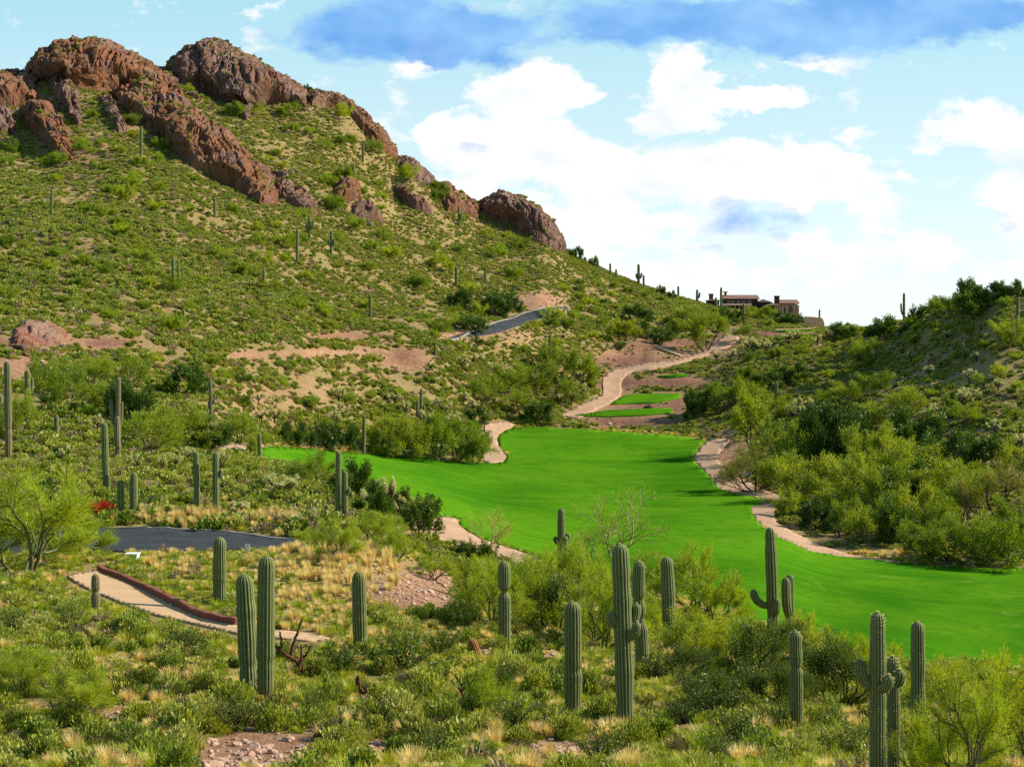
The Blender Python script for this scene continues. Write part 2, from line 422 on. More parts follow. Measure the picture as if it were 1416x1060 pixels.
DRAPE_ONLY = DRAPE.copy(); DRAPE = DRAPE | NOGROW

# sky-line correction, then relief noise
def skyline_fix(E, soft_=False):
    su = ue([a for a, b in SKY], [b for a, b in SKY])
    tgt = np.interp(U, su[0], su[1]); w_ = np.exp(-np.arange(-12, 13)**2/(2*3.5**2)); w_ /= w_.sum(); tgt = np.convolve(np.pad(tgt, 12, 'edge'), w_, 'valid')
    em = E[:, :700].max(1)
    d = tgt - em
    if soft_: d = np.convolve(np.pad(d, 12, 'edge'), w_, 'valid')
    d = d[:, None]
    w = sstep(-0.10, 0.0, E - em[:, None])
    ir = E[:, :700].argmax(1)
    far = np.arange(len(V))[None] > ir[:, None]
    w = np.where(far, np.exp(-np.clip((np.arange(len(V))[None] - ir[:, None]) / 60.0, 0, 9)), w)
    return E + d * w

E1 = skyline_fix(E0)
XX = U[:, None] * YV[None]; YY = np.broadcast_to(YV[None], XX.shape)
PXg, PYg = px_of(np.broadcast_to(U[:, None], E1.shape), E1)
soft = look(SOFT, PXg, PYg)
ridge_i = E1[:, :700].argmax(1)
behind = np.arange(len(V))[None] > ridge_i[:, None] + 2
soft = np.where(behind, 0, soft)
amp = 0.16 + 1.7 * sstep(150, 330, YY)
nz = (fbm(XX / 30, YY / 30, 0.3, 4) * amp * 1.1 + fbm(XX / 7, YY / 7, 5.1, 3) * (0.10 + amp * 0.22))
und = fbm(XX / 34, YY / 30, 7.7, 2) * 0.40 * soft
nz *= (1 - soft) * (1 - 0.7 * sstep(-0.015, 0.0, E1 - E1[:, :700].max(1)[:, None]) * ~behind)
nz *= 1 - sstep(900, 2000, YY)
E2 = E1 + (nz + und) / YY
E2 = skyline_fix(E2, True)
EG = E2
ZZ = CAMZ + EG * YY

LEV = np.linspace(0, 1, 1)
def col_at(u):
    i = np.clip(np.searchsorted(U, u) - 1, 0, len(U) - 2)
    t = (u - U[i]) / (U[i+1] - U[i])
    return EG[i] * (1 - t) + EG[i+1] * t

def hit(px, py, ymin=0.0):
    """first terrain point seen through a picture point (a ridge point if the ray passes over it)"""
    u, e = ue(px, py); u = float(u); e = float(e)
    c = col_at(u)
    j0 = int(np.searchsorted(YV, ymin)) if ymin else 0
    idx = np.nonzero(c[j0:700] >= e)[0]
    if len(idx) == 0:
        j = int(c[:700].argmax()); Y = YV[j]; return Vector((u*Y, Y, CAMZ + c[j]*Y))
    j = idx[0] + j0
    if j == j0: Y = YV[j]
    else:
        t = (e - c[j-1]) / (c[j] - c[j-1] + 1e-12)
        Y = math.exp(V[j-1] + t * (V[j] - V[j-1]))
    return Vector((u*Y, Y, CAMZ + e*Y))

def ground_z(x, y):
    x = np.asarray(x, float); y = np.asarray(y, float)
    u = x / y; v = np.log(y)
    i = np.clip(np.searchsorted(U, u) - 1, 0, len(U) - 2); t = (u - U[i]) / (U[i+1] - U[i])
    j = np.clip(np.searchsorted(V, v) - 1, 0, len(V) - 2); s = (v - V[j]) / (V[j+1] - V[j])
    e = (EG[i,j]*(1-t)*(1-s) + EG[i+1,j]*t*(1-s) + EG[i,j+1]*(1-t)*s + EG[i+1,j+1]*t*s)
    return CAMZ + e * y

RUNMAX = np.maximum.accumulate(EG, axis=1)
def seen(x, y, z, margin=0.0):
    u = x / y; v = np.log(y)
    i = np.clip(np.searchsorted(U, u), 0, len(U) - 1); j = np.clip(np.searchsorted(V, v) - 2, 0, len(V) - 1)
    return (z - CAMZ + margin) / y >= RUNMAX[i, j]

def pix(x, y, z): return px_of(x / y, (z - CAMZ) / y)

# --- ground colours painted as patches: (px, py, rx, ry)
def blobs(lst):
    A = np.zeros((RW, RH))
    for (x, y, rx, ry, s) in lst:
        A = np.maximum(A, s * np.exp(-(((GX-x)/rx)**2 + ((GY-y)/ry)**2) ** 1.5))
    return A
BARE = blobs([(430,489,80,6,1),(560,492,30,14,1),(520,488,60,8,.9),(60,468,50,14,1),(140,475,55,9,1),(25,507,40,16,.9),(345,492,40,8,.9),(480,465,60,8,.8),(640,464,50,10,.9),(700,470,60,10,.6),(745,416,35,13,1),(700,465,60,14,.5),
  (350,555,60,26,.38),(300,520,60,16,.3),(420,545,60,24,.35),(200,510,60,14,.5),(500,520,40,14,.3),
  (870,496,62,11,1),(905,476,66,9,1),(950,490,30,9,1),(930,527,60,8,1),(860,530,30,10,1),(880,583,70,8,1),(880,562,60,4,1),(935,560,16,18,1),(1000,480,30,22,.8),(1030,458,40,5,.8),(1125,443,25,12,.9),(1060,461,90,4,1),
  (580,812,60,30,1),(530,790,40,20,.9),(620,835,30,14,.8),(560,735,40,14,.8),(570,820,80,34,1),(480,800,50,18,.8),
  (360,1040,110,34,1),(300,1055,60,20,1),(780,1042,80,20,1),(530,1040,60,16,.9),(150,985,60,14,.7),(470,1000,50,10,.7),(940,1010,40,10,.6),(420,955,20,10,.5),(660,905,30,12,.7),(760,905,30,10,.6),(860,640,1,1,0),(1140,930,40,14,.9),(940,830,25,20,.8),(1390,455,30,10,.3),(1300,500,60,20,.25),(1220,480,60,12,.3),
  (1010,640,25,40,1),(1050,690,30,12,1),(1200,770,40,8,.8),(560,500,40,12,.9),(210,178,50,30,.35),(120,210,40,30,.3)])
BANK = blobs([(870,584,75,7,1),(935,560,14,16,.9),(900,563,50,4,.9),(860,529,60,9,1),(935,530,40,8,.8),(925,474,66,8,.8),(870,500,70,9,.9),(150,474,40,7,1),(30,476,40,6,.8),(1060,462,100,4,.8),(355,1042,100,26,.35),(480,465,50,5,.7),(560,492,24,10,.7)])
DRY = blobs([(440,780,120,30,1),(400,800,70,30,1),(250,720,180,10,1),(440,845,90,26,.7),(220,775,60,14,.5),(600,880,130,26,.45),(700,890,90,20,.5),(230,960,140,60,.35),(900,920,90,30,.5),(1220,770,90,8,.7),(1130,900,70,16,.5),(100,1000,120,40,.4),(1290,1010,60,30,.4),(1230,1010,60,30,.4),(720,480,80,20,.4),(200,600,160,40,.25),(460,590,60,12,.2),(600,1040,120,24,.3)])

# --- terrain mesh
def terrain():
    nu, nv = EG.shape
    verts = np.stack([XX, YY, ZZ], -1).reshape(-1, 3)
    i = np.arange(nu-1)[:, None]; j = np.arange(nv-1)[None]
    q = np.stack([i*nv+j, (i+1)*nv+j, (i+1)*nv+j+1, i*nv+j+1], -1).reshape(-1, 4)
    m, nt = newmat('desert_soil'); k = NT(nt)
    p = k.pos()
    n1 = k.noise(0.08, 6, p, 0.6); n2 = k.noise(1.3, 6, p, 0.7); n3 = k.noise(9, 4, p, 0.75)
    soil = k.mix(k.rng(n1, .35, .65), (.27,.11,.06), (.37,.185,.10))
    soil = k.mix(k.rng(n2, .4, .65), soil, (.43,.27,.17))
    soil = k.mix(k.math('MULTIPLY', k.rng(n3, .5, .75), .6), soil, (.16,.085,.055))
    cover = k.mix(k.rng(n2, .35, .6), (.125,.165,.03), (.20,.225,.05))
    cover = k.mix(k.rng(n3, .45, .7), cover, (.27,.175,.095))
    f = k.math('SUBTRACT', k.rng(n2, .32, .48), k.math('MULTIPLY', k.attr('bare'), 1.3), clamp=True)
    c = k.mix(k.math('MULTIPLY', f, 0.62), soil, cover)
    dry = k.mix(k.rng(n2, .35, .65), (.46,.36,.12), (.40,.34,.07))
    c = k.mix(k.math('MULTIPLY', k.attr('dry'), k.rng(n3, .25, .6), clamp=True), c, dry)
    bk = k.mix(k.rng(n2, .35, .65), (.125,.055,.038), (.24,.115,.075))
    bk = k.mix(k.math('MULTIPLY', k.rng(n3, .5, .72), .6), bk, (.30,.17,.12))
    c = k.mix(k.attr('bank'), c, bk)
    rk = k.mix(k.rng(n2, .35, .65), (.20,.10,.07), (.34,.20,.14))
    c = k.mix(k.attr('rock'), c, rk)
    h = k.math('ADD', n3, k.math('MULTIPLY', n2, 2.0))
    k.out(c, 0.95, k.bump(h, 0.8, 0.15), 0.1)
    me = make_mesh('ground', verts, q, [m], True)
    PXn, PYn = px_of(np.broadcast_to(U[:, None], EG.shape), EG)
    def lk(A): return np.where(behind, 0.15, look(A, PXn, PYn)).ravel()
    attr(me, 'bare', lk(BARE)); attr(me, 'bank', np.where(behind, 0, look(BANK, PXn, PYn)).ravel()); attr(me, 'dry', np.where(behind, 0, look(DRY, PXn, PYn)).ravel())
    rb = blur2(blur2(ROCKM.astype(float), 1.5, 0), 1.5, 1)
    attr(me, 'rock', np.where(behind & (YY < 700) & (EG > -0.01) & (PXn < 800), 0.7, np.where(behind, 0, look(rb, PXn, PYn))).ravel())
    o = link('ground', me); tag(o, kind='structure')
terrain()

# --- surfaces laid on the ground
def drape(name, poly, mat, off=0.05, sx=8.0, sy=3.0, kind='structure', rag=0.0, ymin=0.0):
    P = np.asarray(poly, float)
    pts = []
    for i in range(len(P)):
        a, b = P[i], P[(i+1) % len(P)]
        n = max(1, int(np.hypot(*(b-a)) / 4))
        for t in np.linspace(0, 1, n, endpoint=False): pts.append(a + (b-a)*t)
    pts = np.array(pts)
    # rounded outline
    for _ in range(3):
        pts = 0.5*pts + 0.25*(np.roll(pts, 1, 0) + np.roll(pts, -1, 0))
    if rag:
        pts[:, 0] += rag * 1.5 * perlin(pts[:, 0]/9, pts[:, 1]/5, 3.3); pts[:, 1] += rag * perlin(pts[:, 0]/7, pts[:, 1]/5, 8.8)
    nb = len(pts)
    xs = np.arange(P[:, 0].min(), P[:, 0].max(), sx); ys = np.arange(P[:, 1].min() + 1, P[:, 1].max(), sy)
    A, B = np.meshgrid(xs, ys); ins = inpoly(pts, A, B)
    allp = np.vstack([pts, np.stack([A[ins], B[ins]], -1)])
    r = delaunay_2d_cdt([Vector(p) for p in allp], [], [list(range(nb))], 1, 1e-4)
    vs = []
    for p in r[0]:
        h = hit(p[0], p[1], ymin); h.z += off + h.y * 0.00035; vs.append(h)
    tris = np.array([f for f in r[2] if len(f) == 3])
    co = np.array([tuple(v) for v in vs])
    a, b, c = co[tris[:,0]], co[tris[:,1]], co[tris[:,2]]
    flip = np.cross(b-a, c-a)[:, 2] < 0
    tris[flip] = tris[flip][:, ::-1]
    # edge of the slab: sides going down into the soil
    ec = {}
    for t in tris:
        for i in range(3):
            a_, b_ = int(t[i]), int(t[(i+1) % 3]); ec[(a_, b_)] = 1
    be = [e for e in ec if (e[1], e[0]) not in ec]
    low = {}
    ext = []
    for e in be:
        for v in e:
            if v not in low: low[v] = len(co) + len(ext); ext.append(co[v] - np.array([0, 0, .5]))
    sk = np.array([(low[a_], low[b_], b_, a_) for a_, b_ in be])
    co = np.vstack([co, np.array(ext)])
    me = make_mesh(name, co, [sk, tris], [mat], False)
    me.polygons.foreach_set('use_smooth', np.arange(len(me.polygons)) >= len(sk))
    return tag(link(name, me), kind=kind)

def turf_mat():
    m, nt = newmat('mown_turf'); k = NT(nt); p = k.pos()
    n0 = k.noise(0.018, 3, p); n1 = k.noise(0.07, 5, p, .6); n2 = k.noise(0.6, 5, p, .65); n3 = k.noise(14, 3, p, .8)
    c = k.mix(k.rng(n0, .38, .62), (.020,.108,.004), (.062,.190,.006))
    c = k.mix(k.math('MULTIPLY', k.rng(n1, .42, .60), .7), c, (.095,.225,.008))
    mp = k.n('ShaderNodeMapping'); mp.inputs['Rotation'].default_value = (0,0,R(12)); mp.inputs['Scale'].default_value = (.02,.22,.1); k.l(p, mp.inputs[0])
    st = k.noise(1.0, 4, mp.outputs[0], .6)
    c = k.mix(k.math('MULTIPLY', k.rng(st, .45, .6), .4), c, (.078,.235,.007))
    c = k.mix(k.math('MULTIPLY', k.rng(n2, .48, .70), .55), c, (.022,.10,.005))
    worn = k.math('MULTIPLY', k.rng(k.noise(.21, 6, p, .7), .60, .72), .55)
    c = k.mix(worn, c, (.19,.24,.035))
    c = k.mix(k.math('MULTIPLY', k.rng(n3, .45, .75), .4), c, (.12,.28,.012))
    k.out(c, 1.0, k.bump(n3, .6, .03), 0.0); return m
def path_mat(name, a, b, c):
    m, nt = newmat(name); k = NT(nt); p = k.pos()
    n1 = k.noise(.5, 6, p, .65); n3 = k.noise(12, 4, p, .75)
    col = k.mix(k.rng(n1, .35, .65), a, b)
    col = k.mix(k.math('MULTIPLY', k.rng(n3, .5, .7), .55), col, c)
    k.out(col, .95, k.bump(n3, .5, .03), 0.0); return m
M['turf'] = turf_mat()
M['dirtpath'] = path_mat('path_dirt', (.36,.225,.15), (.47,.31,.21), (.26,.15,.10))
M['concrete'] = path_mat('tan_concrete', (.46,.30,.175), (.52,.35,.215), (.36,.23,.14))
M['asphalt'] = path_mat('asphalt', (.035,.041,.048), (.06,.066,.072), (.085,.087,.09))
M['kerb'] = path_mat('kerb_stone', (.26,.235,.20), (.36,.32,.28), (.2,.18,.16))
fw = drape('fairway', FAIRWAY, M['turf'], .07, 9, 3, rag=1.2)
for nm, P in PATHS.items():
    drape(nm, P, M['concrete'] if nm == 'concrete_path' else M['dirtpath'], .045, 7, 2.5, rag=0.0 if nm == 'concrete_path' else .8)
for nm, P in ROADS.items(): drape(nm, P, M['asphalt'], .05, 8, 2.5)
for nm, P in TEES.items(): drape(nm, P, M['turf'], .08, 6, 2)

# ------------------------------------------------------------------ light and sky
SUN_EL, SUN_AZ = 33.0, 78.0     # degrees, azimuth clockwise from the view direction (+Y)
sd = bpy.data.lights.new('sun', 'SUN'); sun = bpy.data.objects.new('sun', sd); COL.objects.link(sun)
sd.energy = 5.0; sd.angle = R(0.5); sd.color = (1.0, .91, .74)
dv = Vector((math.sin(R(SUN_AZ))*math.cos(R(SUN_EL)), math.cos(R(SUN_AZ))*math.cos(R(SUN_EL)), math.sin(R(SUN_EL))))
sun.rotation_euler = dv.to_track_quat('Z', 'Y').to_euler()
sun.location = (200, 100, 300)

def world():
    w = bpy.data.worlds.new('World'); SC.world = w; w.use_nodes = True
    nt = w.node_tree; nt.nodes.clear(); k = NT(nt)
    sky = k.n('ShaderNodeTexSky'); sky.sky_type = 'NISHITA'; sky.sun_disc = False
    sky.sun_elevation = R(SUN_EL); sky.sun_rotation = R(SUN_AZ); sky.altitude = 600; sky.ozone_density = 1.6; sky.dust_density = .6
    d = k.n('ShaderNodeTexCoord').outputs['Generated']
    sp = k.n('ShaderNodeSeparateXYZ'); k.l(d, sp.inputs[0])
    y = k.math('MAXIMUM', sp.outputs[1], 0.05)
    u = k.math('DIVIDE', sp.outputs[0], y); v = k.math('DIVIDE', sp.outputs[2], y)
    cb = k.n('ShaderNodeCombineXYZ'); k.l(u, cb.inputs[0]); k.l(v, cb.inputs[1])
    uv = cb.outputs[0]
    mp = k.n('ShaderNodeMapping'); mp.inputs['Scale'].default_value = (1.0, 1.7, 1); k.l(uv, mp.inputs[0])
    nzc = k.noise(26, 4, mp.outputs[0], .62, out=1)
    warp = k.vmath('MULTIPLY', k.vmath('SUBTRACT', nzc, (.5,.5,.5)), (.055,.034,0))
    uvw = k.vmath('ADD', uv, warp)
    def field(lst):
        tot = None
        for (x, yy, rx, ry, s) in lst:
            c = ue(x, yy); 
            q = k.vmath('MULTIPLY', k.vmath('SUBTRACT', uvw, (float(c[0]), float(c[1]), 0)), (F/rx, F/ry, 0))
            ln = k.vmath('LENGTH', q, out=1)
            g = k.math('MULTIPLY', k.math('SUBTRACT', 1.0, ln, clamp=True), s)
            tot = g if tot is None else k.math('ADD', tot, g)
        return tot
    fb = k.noise(27, 6, mp.outputs[0], .66)
    white = field([(745,128,95,46,1.3),(690,185,130,44,1.25),(625,195,70,40,.9),(760,215,130,40,.8),(945,108,55,58,1.4),(1010,142,150,22,1.2),(925,168,90,22,1.0),
      (985,232,170,50,1.2),(1130,250,140,52,1.3),(850,240,130,44,.9),(640,255,130,50,.7),(780,300,160,40,.7),(1200,290,70,36,.8),(930,300,170,36,.6),(1295,187,80,26,.9),(1390,178,66,46,1.0),(1410,262,80,56,1.2),
      (1150,88,100,20,.6),(565,112,50,34,.5),(1000,345,420,36,.42),(1290,340,240,40,.42),(1180,390,440,34,.38),(1050,18,70,20,.5),(350,8,70,16,.4),(610,72,70,44,.45),(1197,186,26,18,.5),(545,190,36,50,.35),(830,395,260,40,.6)])
    blue = field([(540,42,180,62,1.5),(660,60,110,46,1.2),(900,30,230,50,1.1),(1150,38,240,58,1.35),(1330,15,200,46,1.2),(1040,303,170,40,.48),(660,205,75,26,.45),(1110,60,60,30,.5),(980,350,120,18,.3),(1380,300,60,20,.25)])
    wm = k.rng(k.math('ADD', white, k.math('MULTIPLY', k.math('SUBTRACT', fb, .5), 1.9)), .14, .50)
    bm = k.rng(k.math('ADD', blue, k.math('MULTIPLY', k.math('SUBTRACT', fb, .5), 1.2)), .20, .66)
    wm = k.math('MULTIPLY', wm, k.math('GREATER_THAN', sp.outputs[1], .05))
    bm = k.math('MULTIPLY', bm, k.math('GREATER_THAN', sp.outputs[1], .05))
    base = k.mix(1.0, sky.outputs[0], SKY_TINT + (1,), 'MULTIPLY')
    veil = k.rng(sp.outputs[1], .1, .8); low = k.rng(v, .26, .03)
    vc = k.mix(low, (3.3,7.3,9.0), (9.4,10.2,10.2))
    base = k.mix(k.math('MULTIPLY', veil, .80), base, vc)
    shade = k.noise(15, 3, mp.outputs[0], .6)
    wc = k.mix(k.rng(shade, .38, .66), (11.6,10.9,10.2), (8.2,9.0,9.8))
    bc = k.mix(k.rng(shade, .35, .65), (1.45,3.9,8.6), (3.1,6.0,9.8))
    c = k.mix(wm, base, wc); c = k.mix(k.math('MULTIPLY', bm, .92), c, bc)
    bg = k.n('ShaderNodeBackground'); k.l(c, bg.inputs[0]); bg.inputs[1].default_value = 0.07
    o = k.n('ShaderNodeOutputWorld'); k.l(bg.outputs[0], o.inputs[0])
SKY_TINT = (1.15, 1.5, 1.35)
world()
SC.view_settings.view_transform = 'Standard'
SC.view_settings.look = 'None'
SC.view_settings.exposure = 0.58
SC.view_settings.gamma = 1.0
SC.cycles.max_bounces = 6; SC.cycles.diffuse_bounces = 3; SC.cycles.transmission_bounces = 3; SC.cycles.glossy_bounces = 2
SC.cycles.use_denoising = False
SC.cycles.sample_clamp_indirect = 4.0
# ------------------------------------------------------------------ rock outcrops (craggy bodies set into the mountain)
def rock_mat(name, a, b, c, dark):
    m, nt = newmat(name); k = NT(nt); p = k.pos()
    mp = k.n('ShaderNodeMapping'); mp.inputs['Scale'].default_value = (.22,.22,.06); k.l(p, mp.inputs[0])
    n1 = k.noise(1.0, 7, mp.outputs[0], .65); n2 = k.noise(.09, 4, p, .6); n3 = k.noise(1.6, 6, p, .75)
    col = k.mix(k.rng(n1, .35, .65), a, b)
    col = k.mix(k.rng(n2, .42, .62), col, c)
    n4 = k.noise(.16, 5, p, .65)
    col = k.mix(k.math('MULTIPLY', k.rng(n4, .5, .62), .75), col, (.23,.15,.14))
    tanp = k.noise(.3, 5, mp.outputs[0], .65)
    col = k.mix(k.math('MULTIPLY', k.rng(tanp, .55, .68), .6), col, (.50,.33,.22))
    col = k.mix(k.math('MULTIPLY', k.rng(n3, .52, .72), .75), col, dark)
    ms = k.n('ShaderNodeMapping'); ms.inputs['Rotation'].default_value = (0, R(17), 0); ms.inputs['Scale'].default_value = (.75,.35,.045); k.l(p, ms.inputs[0])
    painted_fissures = k.noise(1.0, 5, ms.outputs[0], .7)  # slanted dark streaks standing in for fissures, crevice shade put into the colour
    col = k.mix(k.math('MULTIPLY', k.rng(painted_fissures, .52, .66), .8), col, dark)
    lich = k.noise(.35, 5, p, .7)
    col = k.mix(k.math('MULTIPLY', k.rng(lich, .56, .7), .6), col, (.11,.13,.035))
    k.out(col, .95, k.bump(k.math('ADD', n3, k.math('MULTIPLY', n1, 1.5)), 1.0, .9), .1); return m
M['rock'] = rock_mat('red_rock', (.25,.105,.062), (.38,.19,.12), (.33,.13,.055), (.07,.042,.034))
M['rock2'] = rock_mat('purple_rock', (.21,.11,.085), (.38,.235,.185), (.27,.13,.085), (.065,.042,.04))
M['pinkrock'] = rock_mat('pink_rock', (.38,.20,.14), (.56,.38,.28), (.30,.065,.04), (.22,.07,.05))

def ridged(x, y, z): return 1 - np.abs(perlin(x, y, z)) * 2.0

ROCK_INFO = {
 'dome_a': ('broad rounded red rock dome crowning the highest hilltop behind the long rib', 'rock'),
 'rib_a': ('long red rock rib running diagonally down from the twin domes', 'rock'),
 'rib_b': ('jagged lower tail of rock at the foot of the long diagonal rib', 'rock2'),
 'dome_b': ('tall purplish rock dome standing farther along the ridge than its red twin', 'rock2'),
 'ridge_a': ('steep sloping rock edge on the skyline between dome and notch', 'rock'),
 'ridge_b': ('small rock step on the skyline just past the steep notch', 'rock2'),
 'ridge_c': ('broken rock ledge on the skyline before the dark lone knob', 'rock'),
 'dome_c': ('dark lone rock knob ending the mountain skyline above the hill road', 'rock2'),
 'knob_a': ('small upright rock knob alone on the green slope below the steep edge', 'rock'),
 'knob_b': ('slanting rock rib on the slope under the skyline step', 'rock2'),
 'knob_c': ('low dark rock cluster on the slope under the small knob', 'rock2'),
 'left_a': ('heap of red boulder rock at the edge of the picture below the dome', 'rock'),
 'left_b': ('tall narrow rock fin hanging below the red dome', 'rock2'),
 'left_c': ('big rounded red rock buttress pointing downhill below the fins', 'rock'),
 'left_d': ('small dark rock slab at the picture edge under the boulder heap', 'rock2'),
 'left_e': ('thin crooked rock fin between narrow fin and long rib', 'rock2'),
 'road_cut': ('pale pink rock face cut open above the old track', 'pinkrock'),
}
from mathutils.bvhtree import BVHTree
ROCK_BVH = []
def rock_top(x, y, z):
    best = None
    for b in ROCK_BVH:
        h = b.ray_cast(Vector((x, y, z + 60)), Vector((0, 0, -1)))
        if h[0] is not None and h[1].z > .45 and (best is None or h[0].z > best): best = h[0].z
    return best
def rock_patch(key):
    poly, B, skyl = ROCKS[key]
    P = np.array(poly, float)
    x0, x1 = P[:, 0].min(), P[:, 0].max()
    xs = np.arange(x0 + .5, x1 - .3, 1.15)
    nrow = int(np.clip((P[:, 1].max() - P[:, 1].min()) * 1.4, 40, 150))
    tt = np.linspace(0, 1, nrow)
    V3 = np.zeros((len(xs), nrow, 3)); D = np.zeros((len(xs), nrow))
    for i, x in enumerate(xs):
        ys = []
        for a in range(len(P)):
            (xa, ya), (xb, yb) = P[a], P[(a+1) % len(P)]
            if (xa <= x) != (xb <= x): ys.append(ya + (yb-ya)*(x-xa)/(xb-xa))
        ya, yb = min(ys), max(ys)
        hb, ht = hit(x, yb + 1), hit(x, ya)
        Y0, Y1 = hb.y, ht.y
        if skyl:
            c = col_at(float(ue(x, 300)[0])); Yr = YV[int(c[:700].argmax())]
            if Y1 > Yr - 30: Y1 = Yr + 14
        Y1 = max(Y1, Y0 + 1.0)
        u = float(ue(x, (ya+yb)/2)[0])
        # even steps along the slope profile
        yy = np.linspace(Y0, Y1, 60); zz = ground_z(u*yy, yy)
        s = np.concatenate([[0], np.cumsum(np.hypot(np.diff(yy), np.diff(zz)))])
        Ys = np.interp(tt * s[-1], s, yy)
        V3[i, :, 0] = u*Ys; V3[i, :, 1] = Ys; V3[i, :, 2] = ground_z(u*Ys, Ys)
        L = s[-1]
        D[i] = np.minimum(tt, 1-tt) * L
    mpp = V3[:, :, 1].mean() / F
    # distance to the outline in metres (sideways too)
    ins = np.minimum(np.arange(len(xs)), np.arange(len(xs))[::-1])[:, None] * 1.15 * mpp * 1.0
    hgt = (D.max(1))
    for _ in range(3):
        pass
    d = np.minimum(D, ins + 0.3)
    X, Y, Z = V3[..., 0], V3[..., 1], V3[..., 2]
    wx = X + .32*Z + 1.6*perlin(X/7, Y/7, Z/9); wz = Z + 1.5*perlin(X/6 + 9, Y/6, Z/6)
    big = fbm(X/11, Y/14, Z/18, 2)
    bil = np.abs(perlin(wx/3.6, Y/16, wz/24)) * 1.35 + np.abs(perlin(wx/1.5, Y/9, wz/11)) * .45 + np.abs(perlin(wx/6.5, Y/8, wz/5)) * .25
    rid = ridged(wx/1.1, Y/4, wz/4.5) * .32 + ridged(X/.7, Y/2, Z/1.0) * .16
    cell = np.floor(wx/2.1 + .4*perlin(wx/3, 0, wz/4))
    block = perlin(cell * 7.7, np.floor(wz/4.2 + perlin(cell*3.3, 0, 0)) * 5.3, 2.2)
    tau = B * 0.45
    prof = 1 - np.exp(-np.maximum(d + 1.1*perlin(X/2.5, Y/2.5, Z/2.5), 0) / tau)
    sc = min(1.0, B/2.6)
    h = prof * (B * (0.75 + .3*big) + sc*(1.35*(bil - .3) + 0.6*(rid - .2) + 0.6*block - 1.3*np.exp(-(perlin(wx/2.6 + 5, Y/22, wz/26)/.07)**2) - .8*np.exp(-(perlin(wx/1.2, Y/12, wz/12)/.09)**2))) - 0.6 * np.exp(-d/0.5)
    gxv = np.gradient(V3, axis=0); gyv = np.gradient(V3, axis=1)
    N = np.cross(gxv, gyv); N /= np.linalg.norm(N, axis=2)[..., None] + 1e-9
    N[N[..., 2] < 0] *= -1
    N = N * 0.75 + np.array([0.18, -0.32, 0.35]); N /= np.linalg.norm(N, axis=2)[..., None]
    if skyl:
        w = np.exp(-D / 6.0) * (tt[None] > .5)
        h = h * (1 - .35 * w)
    # the body stands out from the slope and turns away to both sides
    PX, PY = px_of(X/Y, (Z - CAMZ)/Y)
    yr = np.arange(P[:, 1].min(), P[:, 1].max(), 2.0); xl = np.full(len(yr), np.nan); xr = xl.copy()
    for r_, yy_ in enumerate(yr):
        c = [P[a][0] + (P[(a+1) % len(P)][0]-P[a][0])*(yy_-P[a][1])/(P[(a+1) % len(P)][1]-P[a][1]) for a in range(len(P)) if (P[a][1] <= yy_) != (P[(a+1) % len(P)][1] <= yy_)]
        if c: xl[r_], xr[r_] = min(c), max(c)
    gd = ~np.isnan(xl); XL = np.interp(PY, yr[gd], xl[gd]); XR = np.interp(PY, yr[gd], xr[gd])
    xi = np.clip((PX - XL)/(XR - XL + 1e-6)*2 - 1, -1, 1)
    dep = np.minimum(.55*(XR - XL)*mpp, 14.0) * np.sqrt(np.clip(1 - xi**2, 0, 1)) * np.clip(d/9.0, 0, 1)**.8
    if skyl: dep = dep * np.clip((1.0 - tt)[None]*2.2, 0, 1)
    V3 = V3 + N * h[..., None] + np.array([0, -1.0, 0]) * dep[..., None]
    V3[..., 0] += prof * .5 * perlin(X/1.6, Y/1.6, Z/1.6)
    nu, nv = len(xs), nrow
    i = np.arange(nu-1)[:, None]; j = np.arange(nv-1)[None]
    q = np.stack([i*nv+j, (i+1)*nv+j, (i+1)*nv+j+1, i*nv+j+1], -1).reshape(-1, 4)
    V3 = V3.reshape(-1, 3); base = V3.mean(0)
    lab, mt = ROCK_INFO[key]
    me = make_mesh('rock_outcrop', V3 - base, q, [M[mt]], False)
    ROCK_BVH.append(BVHTree.FromPolygons([Vector(v_) for v_ in V3], [tuple(int(k_) for k_ in f_) for f_ in q]))
    tag(link('rock_outcrop', me, loc=base), lab, 'rock', 'rock outcrops on the mountain')
for key in ROCKS: rock_patch(key)

# ------------------------------------------------------------------ leaf clouds
def leaf_quads(P, D, wl, ww, rng, bend=0.0):
    """one quad per point: P centres, D long directions"""
    n = len(P)
    D = D / (np.linalg.norm(D, axis=1)[:, None] + 1e-9)
    r = rng.normal(size=(n, 3)); s = np.cross(D, r); s /= np.linalg.norm(s, axis=1)[:, None] + 1e-9
    L = (wl * rng.uniform(.6, 1.3, n))[:, None]; W = (ww * rng.uniform(.6, 1.3, n))[:, None]
    a = P - D*L*.5 - s*W*.3; b = P - D*L*.5 + s*W*.3; c = P + D*L*.5 + s*W*.5; d = P + D*L*.5 - s*W*.5
    v = np.stack([a, b, c, d], 1).reshape(-1, 3)
    q = np.arange(4*n).reshape(-1, 4)
    return v, q

def sph(n, rng):
    d = rng.normal(size=(n, 3)); return d / np.linalg.norm(d, axis=1)[:, None]

